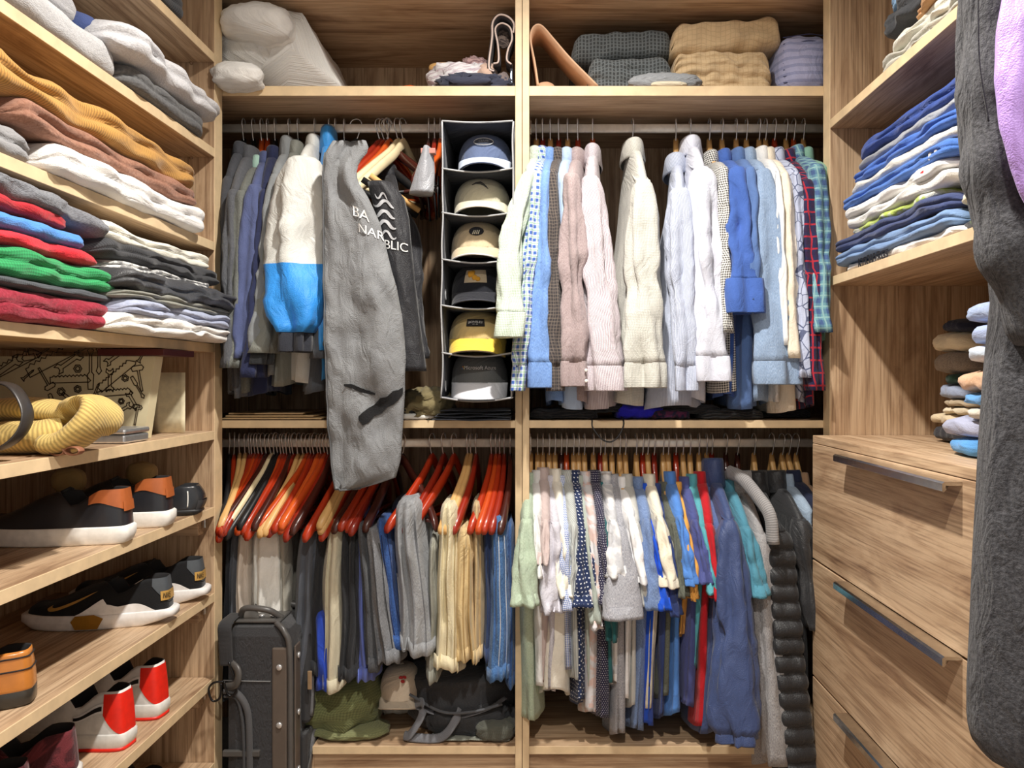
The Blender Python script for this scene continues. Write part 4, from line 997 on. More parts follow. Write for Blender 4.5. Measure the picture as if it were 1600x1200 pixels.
for lab, m, p0, p1, th_, X, w_ in (('cream sweatshirt overhanging the fourth shelf edge', fab((244, 240, 232)), 192, 366, .036, -.80, .008), ('periwinkle grey fleece above the overhanging cream sweatshirt', fab((164, 172, 196), 'fleece', (186, 192, 212)), 200, 363, .034, -.80, .007),
                            ('olive grey tee under the black padded vest', fab((140, 140, 130)), 196, 364, .020, -.802, .006), ('black padded nylon vest in the far left pile', fab((58, 59, 62), rough=.4), 198, 368, .042, -.797, .012),
                            ('mottled white and grey knit above the padded vest', fab((222, 222, 218), 'blotch', (150, 150, 150), 60), 178, 336, .022, -.83, .007), ('charcoal ribbed sweater in the far left pile', fab((72, 73, 76), 'rib', s=200), 168, 346, .038, -.825, .009),
                            ('ivory sweater topping the far left pile', fab((240, 236, 220)), 160, 328, .036, -.842, .008)):
    lf(lab, m, 3, zz, p0, p1, th_, X, group=GLF, wob=w_, layers=2); zz += th_*.93

# box, scarf, tin and small things on the fifth left shelf
zb = LZ[4]+.001
bxm = plain('printed_card', (226, 214, 176), .7, nscale=6)
Yb = 1.73
x1t, x1b = P(243, 0, Yb).x, P(224, 0, Yb).x; x0 = XLB+.02; zt = LZ[3]-TH-.018
bxo = thing('gift_box', 'cream paper gift bag printed with line drawings of tools', 'gift bag', ((x0+x1b)/2, Yb+.06, zb))
vs = [Vector(v) for v in ((x0, Yb, zb), (x1b, Yb, zb), (x1b, Yb+.035, zb), (x0, Yb+.035, zb), (x0, Yb, zt), (x1t, Yb, zt), (x1t, Yb+.035, zt), (x0, Yb+.035, zt))]
mesh('bag_body', vs, [(3, 2, 1, 0), (0, 1, 5, 4), (1, 2, 6, 5), (2, 3, 7, 6), (3, 0, 4, 7)], bxm, bxo, smooth=False)
INK = plain('brown_ink', (74, 58, 40), .7)
def ink(polys, ox, oz, sc, rot, closed=True):
    vs, fs = [], []
    cs, sn = math.cos(rot), math.sin(rot); wd = .0011
    for poly in polys:
        n_ = len(poly)
        pp = [Vector((ox+sc*(a*cs-b*sn), Yb-.0012, oz+sc*(a*sn+b*cs))) for a, b in poly]
        for i in range(n_ if closed else n_-1):
            a, b = pp[i], pp[(i+1) % n_]; t = (b-a).normalized() if (b-a).length > 1e-6 else Vector((1, 0, 0)); w = Vector((-t.z, 0, t.x))*wd
            k0 = len(vs); vs += [a+w-t*wd, b+w+t*wd, b-w+t*wd, a-w-t*wd]; fs.append((k0, k0+1, k0+2, k0+3))
    return vs, fs
def circ(cx, cy_, r, n=10, a0=0.0): return [(cx+r*math.cos(a0+2*PI*i/n), cy_+r*math.sin(a0+2*PI*i/n)) for i in range(n)]
TOOLS = {'wrench': [[(-.9, .25), (-.62, .3), (-.5, .12), (.5, .12), (.62, .3), (.9, .25), (.72, .08), (.72, -.08), (.9, -.25), (.62, -.3), (.5, -.12), (-.5, -.12), (-.62, -.3), (-.9, -.25), (-.72, -.08), (-.72, .08)]],
         'nut': [circ(0, 0, .32, 6), circ(0, 0, .17, 10)],
         'saw': [[(-1.1, .12)]+[(-1.1+.1*i, .12 if i % 2 else .2) for i in range(1, 20)]+[(1.0, -.12), (.9, -.2), (-1.1, -.18)]],
         'driver': [[(-.9, .1), (-.3, .13), (-.2, .05), (.5, .05), (.7, .12), (.85, 0), (.7, -.12), (.5, -.05), (-.2, -.05), (-.3, -.13), (-.9, -.1)]],
         'screw': [[(-.55, .18), (-.4, .07), (.5, .05), (.6, 0), (.5, -.05), (-.4, -.07), (-.55, -.18)]],
         'hammer': [[(-.9, .06), (.35, .06), (.35, .35), (.55, .4), (.65, .3), (.65, -.25), (.5, -.35), (.35, -.25), (.35, -.06), (-.9, -.06)]]}
lay = [('wrench', 10, 575, 30, 35), ('saw', 22, 568, 46, 28), ('screw', 68, 550, 20, 35), ('saw', 92, 556, 50, 28), ('hammer', 42, 545, 28, -80), ('wrench', 108, 566, 26, 35), ('driver', 142, 574, 38, 90), ('nut', 122, 576, 20, 0),
       ('driver', 155, 556, 34, -90), ('wrench', 180, 558, 20, 35), ('saw', 184, 584, 34, 40), ('hammer', 218, 588, 26, 100), ('nut', 196, 591, 17, 20), ('screw', 222, 556, 20, 60), ('screw', 44, 586, 20, 40), ('hammer', 72, 594, 24, -60),
       ('nut', 96, 612, 20, 10), ('nut', 122, 608, 18, 40), ('saw', 112, 592, 30, 2), ('wrench', 172, 594, 20, 90), ('saw', 182, 613, 26, 5), ('screw', 150, 612, 22, 70), ('wrench', 208, 626, 17, -60), ('nut', 190, 627, 15, 10),
       ('hammer', 214, 646, 20, 80), ('wrench', 192, 640, 17, 30), ('driver', 216, 606, 22, -60), ('nut', 20, 604, 17, 0), ('hammer', 72, 625, 18, 20), ('driver', 112, 626, 20, -40)]
for nm, px, py, sc_, rot in lay:
    q = P(px, py, Yb); v_, f_ = ink(TOOLS[nm], q.x, q.z, sc_/F*Yb, R(rot)); mesh('printed_'+nm, v_, f_, INK, bxo, smooth=False)
mr = box('maroon_box', (P(160, 0, Yb).x, Yb-.02, zt+.001), (P(256, 0, Yb-.02).x, Yb+.13, LZ[3]-TH-.002), plain('maroon_card', (84, 30, 30), .5))
tag(mr, 'flat maroon box lid wedged above the tool-print gift bag', 'box')
cdm = plain('cream_card', (240, 230, 196), .7)
cd = panel('greeting_card', [[P(lerp(240, 290, i/6), 0, 1.93).xyz.to_2d().to_3d()+Vector((0, .004*math.sin(i*.6), lerp(zb, z((592-582)/F*1.93), j/4))) for i in range(7)] for j in range(5)], .0012, cdm, None)
tag(cd, 'cream card standing against the back beside the gift bag', 'card')
tn = thing('tin_box', 'flat silver hinged tin lying behind the yellow scarf', 'tin', (P(170, 0, 1.66).x, 1.66, zb))
TIN = plain('tin_metal', (206, 208, 210), .3, .8)
tx0, tx1 = -1.06, P(233, 0, 1.70).x
box('base', (tx0, 1.60, zb), (tx1, 1.70, zb+.018), TIN, tn, .004); box('lid', (tx0-.002, 1.598, zb+.019), (tx1+.002, 1.702, zb+.031), TIN, tn, .005)
ysm = fab((232, 200, 120), 'rib', s=130)
ys = thing('knit_scarf', 'mustard yellow cable knit scarf looped on the fifth left shelf', 'scarf', (-.93, 1.42, zb))
def band_loft(name, pts, w, th_, mat, parent, up=(0, 1, 0)): return tube(name, pts, w, mat, parent, 14, flat=th_/w, up=up)
Ys = 1.45
band_loft('upper_loop', bez([P(-60, 648, Ys), P(40, 638, Ys), P(110, 646, Ys), P(134, 634, Ys-.01), P(152, 644, Ys-.03), P(140, 664, Ys-.05), P(110, 688, Ys-.06), P(85, 692, Ys-.06)], 40), .055, .022, ysm, ys)
band_loft('lower_fold', bez([P(-60, 690, Ys-.04), P(0, 684, Ys-.05), P(60, 682, Ys-.05), P(96, 676, Ys-.03)], 30), .055, .030, ysm, ys)
be = tag(tube('belt', bez([P(-20, 596, 1.30), P(20, 604, 1.29), P(42, 640, 1.28), P(36, 672, 1.27), P(8, 698, 1.26), P(-30, 706, 1.26)], 36), .016, plain('dark_leather', (52, 48, 46), .35), None, 10, flat=.2, up=(0, 1, 0)), 'dark leather belt curled in front of the yellow scarf', 'belt')
kp = thing('belt_keeper', 'small brown leather loop on the shelf edge under the scarf', 'leather loop', P(104, 701, 1.37))
for dx in (-12, 12):
    q = P(104+dx, 702, 1.36); q.z = zb+.008
    tube('loop', [q+Vector((.013*math.cos(a), 0, .007*math.sin(a))) for a in [2*PI*i/16 for i in range(16)]], .010, plain('brown_leather', (146, 96, 70), .5), kp, 8, True, flat=.15, up=(0, 1, 0))

# ================================================================ shoes on the left shelves (heels to the aisle)
def shoe(label, heel, zf, L=.285, Wd=.098, up=None, sole=None, lining=None, Hh=.074, soleh=.030, rz=0.0, toe=.05, cat='shoe', name='sneaker', group=None, low=.50, sole_flare=1.04, heel_lift=0.0, cup=.0):
    # local x runs from the heel (0) to the toe (L); the shoe points into the shelf
    t = thing(name, label, cat, (heel[0], heel[1], zf), rz, group)
    def outl(f):                                    # 0..1 around: heel -> side -> toe -> other side
        a = 2*PI*f; x = L*(.5-.5*math.cos(a)); u = x/L
        w = Wd/2*(.80+.20*math.sin(PI*min(1, max(0, (u-.25)/.75))))*abs(math.sin(a))**.42
        return x, w*(1 if math.sin(a) >= 0 else -1)
    def hgt(u):
        if u < .14: return Hh
        if u < .42: return lerp(Hh, Hh*low*1.25, smooth((u-.14)/.2)) if u < .34 else lerp(Hh*low*1.25, Hh*.95, smooth((u-.34)/.08))
        return lerp(Hh*.95, toe*.55, smooth((u-.42)/.5))
    def Sf(f, v, off=0.0):
        x, y = outl(f); u = x/L
        g = lerp(.30, 1.0, smooth((u-.40)/.10)); g0 = .22+.25*smooth(v)
        vy = v**2.4
        yy = y*(1-g*vy*(.55 if u < .4 else 1)) ; xx = x
        if u < .12: xx = x+(.12-u)*L*.22*v**1.5-cup*math.sin(PI*v)*(.12-u)/.12
        if u > .8: xx = x-(u-.8)*L*.55*v**2
        H_ = hgt(u); zz = soleh*.8+H_*(math.sin(v*PI/2)**.9 if u > .42 else v)
        zz += max(0, u-.75)*.05*L
        p = Vector((-xx, yy, zz))
        if off:
            c = Vector((-L*.5, 0, zz)); d_ = Vector((p.x-c.x, p.y*3, 0)); d_.normalize(); p += d_*off
        return p
    nf = 60; rings = []
    for j in range(11): rings.append([Sf(i/nf, j/10) for i in range(nf)])
    top = rings[-1]; inn = []
    for dz, kk in ((-.002, .90), (-.02, .86), (-.045, .82)):
        inn.append([Vector((-L*.5+(p.x+L*.5)*(.985 if dz > -.01 else .96), p.y*kk, max(soleh, p.z+dz*(1 if -p.x/L < .46 else .1)))) for p in top])
    rows = [0]*10+[1]*3
    upo = loft('upper', rings+inn, [up, lining or up], t, cap0=True, cap1=True, mi_rows=rows, world=False)
    sr = []
    for k_, zz in ((.97, 0.0), (1.0, .004), (sole_flare, soleh*.5), (sole_flare, soleh-.003), (sole_flare-.03, soleh), (.9, soleh)):
        r = []
        for i in range(nf):
            x, y = outl(i/nf); u = x/L
            r.append(Vector((-(L*.5+(x-L*.5)*k_), y*k_, zz+max(0, u-.75)*.16*L*(u-.75)*4*.25+(heel_lift*max(0, .18-u)/.18 if zz < .01 else 0))))
        sr.append(r)
    loft('sole', sr, sole, t, world=False)
    return t, Sf
def spatch(t, Sf, f0, f1, v0, v1, mat, name, off=.0016, shape=None, n1=20, n2=8):
    vs = []; fs = []
    for j in range(n2+1):
        for i in range(n1+1):
            a, b = i/n1, j/n2
            va, vb = (v0, v1) if not shape else shape(a)
            f = lerp(f0, f1, a)
            vs.append(Sf(f % 1.0, max(0, min(1, lerp(va, vb, b))), off))
    for j in range(n2):
        for i in range(n1):
            k0 = j*(n1+1)+i; fs.append((k0, k0+1, k0+n1+2, k0+n1+1))
    return mesh(name, vs, fs, mat, t, [[v.x*1, v.z] for v in vs], world=False)
def leather(nm, c, rough=.35): return plain(nm, c, rough, coat=.15, nscale=40)
BLK, CGN, WHT = leather('black_leather_upper', (38, 39, 44)), leather('cognac_leather', (178, 98, 52)), plain('white_rubber', (244, 242, 236), .5)
LIN = plain('shoe_lining', (30, 30, 32), .8)
def Yh(px, X=-.855): return X*F/(px-VX)
GB = 'pair of black leather sneakers'
for px, lab in ((192, 'black leather sneaker with cognac heel and white sole, nearer one'), (258, 'black leather sneaker with cognac heel and white sole, farther one')):
    t, sf = shoe(lab, (-.850, Yh(px)+.02), LZ[5]+.001, up=BLK, sole=WHT, lining=LIN, rz=R(4), group=GB, L=.29, Hh=.082, soleh=.036, Wd=.104)
    spatch(t, sf, -.16, .16, .55, 1.0, CGN, 'heel_collar', .0020, lambda a: (.48+.28*abs(2*a-1)**1.5, 1.0), 30)
    spatch(t, sf, -.035, .035, .45, .70, CGN, 'heel_tab', .0035)
    for k_ in range(5):
        o = tube('lace', [Vector((-.125-.016*k_, -.02, .106-.0078*k_)), Vector((-.12-.016*k_, 0, .111-.0078*k_)), Vector((-.125-.016*k_, .02, .106-.0078*k_))], .003, LIN, t, 6, world=False)
t, sf = shoe('black leather driving loafer with white stitching, far end', (-.850, Yh(308)+.01), LZ[5]+.001, up=leather('loafer_leather', (42, 44, 48), .25), sole=plain('black_rubber', (34, 34, 36), .5), lining=LIN, rz=R(10), L=.27, Hh=.062, soleh=.014, cup=.012, name='loafer', group=None)
for q0 in (.10, .90): tube('stitching', [sf(q0, .15+.07*i, .002) for i in range(10)], .0016, plain('white_thread', (236, 236, 230), .6), t, 5, world=False)
spatch(t, sf, -.06, .06, .0, .4, plain('heel_rubber', (52, 53, 56), .5), 'heel_pad', .0025)
for xq, yq, lab in ((-1.10, 1.79, 'tan padded shoe tree behind the nearer black sneaker'), (-1.0, 1.925, 'tan padded shoe tree behind the farther black sneaker')):
    o = thing('shoe_tree', lab, 'shoe tree', (xq, yq, LZ[5]+.001))
    heap('pad', None, None, fab((186, 156, 102)), (xq, yq, LZ[5]+.072), (.075, .05, .06), rough=.05, flat=False, parent=o)
    box('shaft', (xq-.01, yq-.008, LZ[5]+.001), (xq+.01, yq+.008, LZ[5]+.085), NATW, o)
NKU = fab((26, 27, 30), 'knit', s=400); NKW = plain('white_foam', (240, 238, 236), .45); GOLD = plain('gold_foil', (214, 170, 92), .35, .35); GOLD2 = plain('bronze_foil', (170, 122, 40), .4, .2)
GREYH = plain('grey_heel', (78, 84, 90), .5); INKB = plain('black_print', (22, 22, 24), .5)
for px, lab in ((262, 'black and white running shoe with gold side mark, nearer one'), (314, 'black and white running shoe with gold side mark, farther one')):
    t, sf = shoe(lab, (-.858, Yh(px, -.858)+.02), LZ[6]+.001, up=NKU, sole=NKW, lining=LIN, rz=R(9), L=.30, Hh=.078, soleh=.034, Wd=.10, group='pair of gold trimmed running shoes', sole_flare=1.09, heel_lift=.012)
    spatch(t, sf, -.11, .11, .30, 1.0, GREYH, 'heel_counter', .0015, lambda a: (.28+.5*abs(2*a-1)**2, 1.0), 26)
    spatch(t, sf, -.075, .075, .35, .62, GOLD, 'heel_band', .0030)
    spatch(t, sf, .69, .93, .0, .4, NKW, 'sole_wave', .0032, lambda a: (0, .04+.42*math.sin(PI*a)**2), 30)
    spatch(t, sf, .07, .31, .0, .4, NKW, 'sole_wave', .0032, lambda a: (0, .04+.42*math.sin(PI*a)**2), 30)
    # side mark on the flank that faces the camera (f about .72)
    for s_ in (1, -1):
        fc = lambda q: (.5+s_*q) % 1
        vs, fs = [], []
        UPE = [(.10, .86), (.085, .68), (.17, .56), (.45, .60), (.75, .70), (1, .84)]; LOE = [(.10, .86), (-.03, .62), (.06, .34), (.42, .42), (.75, .60), (1, .84)]
        ue, le = bez([Vector((p[0], 0, p[1])) for p in UPE], 30), bez([Vector((p[0], 0, p[1])) for p in LOE], 30)
        for p0, p1 in zip(ue, le):
            for kq in range(5):
                p = p0.lerp(p1, kq/4); vs.append(sf(fc(.144+.113*p.x), max(.02, min(.98, .10+.56*p.z)), .0046))
        for i in range(len(ue)-1):
            for kq in range(4): k0 = i*5+kq; fs.append((k0, k0+1, k0+6, k0+5))
        mesh('side_swoosh', vs, fs, GOLD, t, world=False)
    tx = textmesh('heel_lettering', 'NIKE', 1.0, INKB, None, None, 0.0, lambda co: sf((.958+co.x*.024) % 1.0, .485+co.y*.22, .0056), .012, .2)
    tx.parent = t
    # bronze inset in the foam
    vs = [Vector((-.165-.0+.06*a, -.0545-.0012, zq)) for a, zq in ((-.5, .022), (-.35, .034), (.3, .036), (.62, .027), (.42, .004), (-.35, .004))]
    mesh('foam_inset', vs, [tuple(range(len(vs)))], GOLD2, t, smooth=False, world=False)
    for k_ in range(5): tube('lace', [Vector((-.125-.016*k_, -.02, .101-.0078*k_)), Vector((-.12-.016*k_, 0, .106-.0078*k_)), Vector((-.125-.016*k_, .02, .101-.0078*k_))], .003, LIN, t, 6, world=False)
TANL = leather('tan_leather', (196, 124, 54), .25)
t, sf = shoe('polished tan leather dress shoe with dark heel at the near left', (-.885, 1.345), LZ[6]+.001, up=TANL, sole=leather('dark_heel', (52, 48, 42), .3), lining=LIN, rz=R(20), L=.29, Hh=.070, soleh=.030, name='dress_shoe', sole_flare=1.0)
for v in (.55, .85): tube('welt_seam', [sf((-.18+.36*i/30) % 1, v, .0012) for i in range(31)], .0013, LIN, t, 5, world=False)
t, sf = shoe('tan leather dress shoe beside its mate, cut by the frame', (-.90, 1.245), LZ[6]+.001, up=TANL, sole=leather('dark_heel_b', (52, 48, 42), .3), lining=LIN, rz=R(14), L=.29, Hh=.070, soleh=.030, name='dress_shoe', sole_flare=1.0)
REDP = plain('bright_red_leather', (232, 40, 24), .4); GREYW = plain('grey_white_rubber', (222, 220, 214), .5); LGREY = plain('pale_grey_leather', (226, 226, 222), .5)
for px, lab in ((197, 'white and bright red sneaker, nearer one of the pair'), (251, 'white and bright red sneaker, farther one of the pair')):
    t, sf = shoe(lab, (-.878, Yh(px, -.878)+.015), LZ[7]+.001, up=LGREY, sole=GREYW, lining=LIN, rz=R(-8), L=.29, Hh=.095, soleh=.036, group='pair of white and red sneakers')
    spatch(t, sf, -.12, .10, .1, .95, REDP, 'heel_panel', .0020, lambda a: (.05+.45*abs(2*a-1)**3, .95), 26)
    spatch(t, sf, -.20, -.12, .55, .75, plain('white_trim_patch', (240, 240, 238), .5), 'side_trim', .0030); spatch(t, sf, -.20, -.125, .60, .70, INKB, 'side_mark', .0040)
    rr = [[Vector((-.145+(p.x+.145)*1.0, p.y, zz)) for p in [sf(i/40, 0) for i in range(40)]] for zz in (.0, .006)]
    loft('outsole', [[Vector((v.x*1.0+.003, v.y*1.06, v.z)) for v in r] for r in rr], REDP, t, world=False)
MARO = fab((74, 28, 34), 'blotch', (110, 44, 50), 40)
for Yq, lab in ((1.47, 'maroon and black woven sneaker with thick white sole, farther one'), (1.335, 'maroon woven sneaker with thick white sole cut by the frame')):
    t, sf = shoe(lab, (-.885, Yq), LZ[7]+.001, up=MARO, sole=GREYW, lining=LIN, rz=R(22), L=.29, Hh=.085, soleh=.044, group='pair of maroon sneakers', heel_lift=.014)
t, sf = shoe('dark navy slip-on shoe on the lowest visible left shelf', (-.90, Yh(252, -.90)), LZ[8]+.001, up=fab((30, 34, 52)), sole=plain('navy_sole', (40, 42, 50), .5), lining=LIN, rz=R(-10), L=.27, Hh=.06, soleh=.02, name='slip_on_shoe')

# ================================================================ right shelves: folded clothes
GR = 'folded clothes on the right shelves'
def rf(label, mat, zbase, zoff, p0, p1, thick, X=.775, **kw):
    # p0 far end pixel, p1 near end pixel of the front edge
    kw.setdefault('depth', .28); kw.setdefault('name', 'folded_shirt'); kw.setdefault('cat', 'shirt'); kw.setdefault('group', GR)
    return folded(label, mat, (X, X*F/(p1-VX), zbase+zoff+.001), (X, X*F/(p0-VX), zbase+zoff+.001), thick, side=1, **kw)
zz = 0
for lab, m, p0, p1, th_ in (('light grey jeans at the bottom of the top right pile', fab((198, 196, 184)), 1378, 1560, .034), ('cream white trousers in the top right pile', fab((232, 230, 216)), 1380, 1560, .030), ('tan brown trousers folded in the top right pile', fab((196, 148, 98)), 1420, 1560, .026),
                            ('charcoal black jeans in the top right pile', fab((62, 64, 68)), 1376, 1560, .05), ('pale blue shirt on top of the charcoal jeans', fab((140, 178, 214)), 1382, 1560, .04)):
    rf(lab, m, RZ[0], zz, p0, p1, th_, wob=.010, layers=2); zz += th_*.96
zz = 0
for lab, m, p0, p1, th_, X in (('white tee with black lettering, bottom of the middle right pile', fab((244, 244, 240)), 1318, 1500, .020, .772), ('denim blue tee above the lettered white one', fab((122, 152, 194)), 1302, 1485, .036, .762), ('dark navy tee in the middle right pile', fab((62, 74, 116)), 1300, 1480, .034, .758),
                               ('grey and lime print tee in the middle right pile', fab((206, 208, 196), 'blotch', (176, 196, 92), 18), 1325, 1470, .018, .77), ('white tee with a folded edge, middle right pile', fab((248, 247, 242)), 1316, 1490, .026, .765), ('white tee with a small red print at its near end', fab((252, 251, 247)), 1315, 1480, .024, .762),
                               ('royal blue tee with two white sleeve stripes', fab((78, 122, 200)), 1314, 1490, .030, .760), ('pale grey tee between two blue ones', fab((222, 220, 212)), 1321, 1495, .026, .763), ('mid blue tee under the grey jersey', fab((70, 112, 196)), 1326, 1500, .030, .764),
                               ('slate grey jersey near the top of the right pile', fab((158, 162, 170)), 1335, 1500, .024, .77), ('ultramarine blue sweater topping the middle right pile', fab((48, 76, 150)), 1332, 1510, .036, .766)):
    o = rf(lab, m, RZ[1], zz, p0, p1, th_, X, wob=.006, layers=1 if th_ < .028 else 2, depth=.26)
    if 'lettering' in lab:
        def fl(co, X=X, zz=zz): return Vector((X-.0035, 1.78-co.x, RZ[1]+.0105+co.y))
        textmesh('lettering', 'KYKWYRGS', .030, INKB, None, o, 0.0, fl, .0012)
    if 'two white' in lab:
        for k_ in (0, 1): box('sleeve_stripe', (X-.003, 1.47+.022*k_, RZ[1]+zz+.006), (X+.002, 1.48+.022*k_, RZ[1]+zz+.026), fab((246, 246, 246)), o)
    if 'red print' in lab:
        for k_, (yy, c_) in enumerate(((1.50, (206, 40, 44)), (1.53, (206, 40, 44)), (1.515, (250, 250, 250)))): heap('print', None, None, fab(c_), (X-.001, yy, RZ[1]+zz+.008), (.006, .028, .014), parent=o, nu=14, nv=8, flat=False)
    zz += th_*.97
zz = 0
for lab, m, p0, p1, th_ in (('dark grey tee with a green and yellow print, near right pile', fab((70, 72, 76), 'blotch', (150, 190, 70), 14), 1488, 1600, .030), ('lemon yellow tee in the near right pile', fab((240, 210, 70)), 1512, 1600, .022), ('beige tee in the near right pile', fab((232, 222, 196)), 1494, 1600, .030), ('ivory tee above the beige one, near right pile', fab((240, 236, 220)), 1500, 1600, .026),
                            ('orange and purple print tee in the near right pile', fab((236, 112, 40), 'blotch', (70, 56, 150), 16), 1494, 1600, .034), ('grey tee above the orange print, near right pile', fab((150, 150, 154)), 1498, 1600, .026), ('navy tee in the near right pile', fab((56, 70, 112)), 1492, 1600, .030), ('off-white sweater topping the near right pile', fab((226, 222, 210)), 1496, 1600, .05)):
    rf(lab, m, RZ[1], zz, p0, p1, th_, .79, wob=.008, layers=1, depth=.24); zz += th_*.97
zz = 0
for lab, m, p0, th_ in (('black tee in the far pile on the drawer top', fab((44, 44, 50)), 1448, .042), ('mushroom beige tee in the far drawer-top pile', fab((206, 188, 156)), 1446, .026), ('sand tee, narrow, in the far drawer-top pile', fab((214, 200, 172)), 1462, .018), ('taupe tee in the far drawer-top pile', fab((176, 158, 130)), 1468, .018),
                        ('blue grey tee in the far drawer-top pile', fab((150, 160, 182)), 1458, .034), ('dark green tee in the far drawer-top pile', fab((38, 66, 52)), 1464, .026), ('brown grey marled sweater in the far drawer-top pile', fab((152, 138, 122), 'heather', (122, 110, 98)), 1447, .052), ('pale sand sweater in the far drawer-top pile', fab((228, 212, 178)), 1445, .046), ('midnight navy sweater topping the far drawer-top pile', fab((34, 38, 56)), 1462, .03)):
    rf(lab, m, ZD, zz, p0, 1500, th_, .93, wob=.005, layers=1, depth=.22, ends=.05, bulge=.02); zz += th_*.97
zz = 0
for lab, m, p0, th_ in (('sky blue tee at the bottom of the near drawer-top pile', fab((92, 158, 220)), 1470, .036), ('lilac grey sweatshirt in the near drawer-top pile', fab((172, 176, 200)), 1462, .038), ('oatmeal towel in the near drawer-top pile', fab((216, 206, 190), 'fleece', (232, 224, 210)), 1502, .026), ('azure blue tee in the near drawer-top pile', fab((104, 164, 222)), 1490, .026),
                        ('apricot fleece in the near drawer-top pile', fab((224, 180, 144), 'fleece', (236, 196, 164)), 1482, .040), ('coral pink tee, thin, in the near drawer-top pile', fab((228, 148, 138)), 1520, .016), ('white and pale blue tee in the near drawer-top pile', fab((214, 226, 240)), 1502, .032), ('powder blue sweatshirt in the near drawer-top pile', fab((184, 200, 238)), 1504, .044), ('light blue fleece topping the near drawer-top pile', fab((170, 190, 228), 'fleece', (192, 208, 238)), 1497, .040)):
    rf(lab, m, ZD, zz, p0, 1620, th_, .80, wob=.006, layers=1, depth=.24, ends=.05, bulge=.02); zz += th_*.97

# ================================================================ coat and purple garment at the right, near the camera
YQ = 1.10
ct = thing('fleece_coat', 'long charcoal fleece coat hanging close on the right', 'coat', P(1590, 1180, YQ))
CTL = [(-60, 1512), (0, 1508), (60, 1505), (140, 1505), (210, 1509), (280, 1518), (340, 1530), (390, 1545), (425, 1556), (470, 1560), (520, 1554), (600, 1547), (700, 1540), (800, 1535), (900, 1530), (1000, 1526), (1080, 1522), (1130, 1522), (1160, 1526), (1185, 1545), (1200, 1580)]
def ct_left(py):
    for (a, l0), (b, l1) in zip(CTL, CTL[1:]):
        if a <= py <= b: return lerp(l0, l1, (py-a)/(b-a))
    return CTL[-1][1]
COATM = fab((48, 48, 52), 'fleece', (88, 88, 92), bump=.9)
rings = []
for j in range(70):
    py = lerp(-60, 1200, j/69); l = P(ct_left(py), py, YQ); w = .21-(0 if py < 1160 else (py-1160)/40*.02)
    if py < 0: l.x += .05*(-py/60)**2; w -= .10*(-py/60)**2
    c = l+Vector((w/2, 0, 0)); r = []
    for i in range(34):
        a = 2*PI*i/34
        k_ = .010*math.sin(4*a+py*.004)+.012*ny(math.cos(a)*2, math.sin(a)*2, py*.008)
        r.append(c+Vector(((w/2)*sgnp(math.cos(a), .8)+(k_*.3), (.070+k_)*sgnp(math.sin(a), .8), 0)))
    rings.append(r)
loft('body', rings, COATM, ct)
# fleece sleeve lying over the upper part, ending in the fold at the shelf
tube('sleeve', bez([P(1560, -70, YQ-.05), P(1553, 120, YQ-.06), P(1560, 260, YQ-.07), P(1588, 400, YQ-.075), P(1640, 520, YQ-.07)], 40), .045, COATM, ct, 18, rs=[.05+.006*math.sin(i*.7) for i in range(41)], flat=.8, up=(0, -1, 0))
tube('seam', bez([P(1528, -50, YQ-.085), P(1530, 90, YQ-.10), P(1545, 190, YQ-.105)], 20), .0012, fab((40, 40, 44)), ct, 5)
V0 = Vector
hk = thing('coat_hook', 'small metal hook on the upper right shelf edge holding the fleece coat', 'hook', (XRS, 1.10, RZ[0]-.012))
pu = thing('purple_garment', 'lilac purple satin top hanging in front of the fleece coat', 'top', P(1600, 310, .98))
rings = []
PUL = [(-70, 1590), (-20, 1572), (40, 1560), (120, 1556), (200, 1562), (260, 1578), (300, 1592), (325, 1606)]
for j in range(40):
    py = lerp(-70, 325, j/39); l = PUL[-1][1]
    for (a, l0), (b, l1) in zip(PUL, PUL[1:]):
        if a <= py <= b: l = lerp(l0, l1, (py-a)/(b-a)); break
    q = P(l, py, .95); w = .14; r = []
    for i in range(30):
        a = 2*PI*i/30; kk = .012*math.sin(5*a+py*.012)+.008*ny(a*2, py*.02, 3.)
        r.append(q+Vector((w/2+w/2*math.cos(a), (.026+kk)*math.sin(a), .0)))
    rings.append(r)
loft('body', rings, fab((186, 150, 226), rough=.45), pu)
hz_ = RZ[0]-.012
box('base_plate', (XRS-.004, 1.085, hz_-.022), (XRS-.0009, 1.115, hz_+.010), CHROME, hk, .001)
tube('prong', bez([V0((XRS-.003, 1.10, hz_-.008)), V0((XRS-.03, 1.10, hz_-.012)), V0((XRS-.045, 1.10, hz_+.002)), V0((XRS-.047, 1.10, hz_+.018))], 16), .004, CHROME, hk, 8)
tube('hanging_loop', bez([P(1600, -52, YQ), V0((XRS-.05, 1.09, hz_-.02)), V0((XRS-.038, 1.10, hz_-.002)), V0((XRS-.02, 1.105, hz_-.02)), P(1620, -52, YQ)], 24), .004, COATM, ct, 6)
tube('strap', bez([P(1600, -60, .95), V0((XRS-.06, 1.06, hz_-.03)), V0((XRS-.040, 1.10, hz_-.001)), V0((XRS-.05, 1.05, hz_-.04)), P(1650, -60, .95)], 24), .003, fab((186, 150, 226), rough=.45), pu, 6)

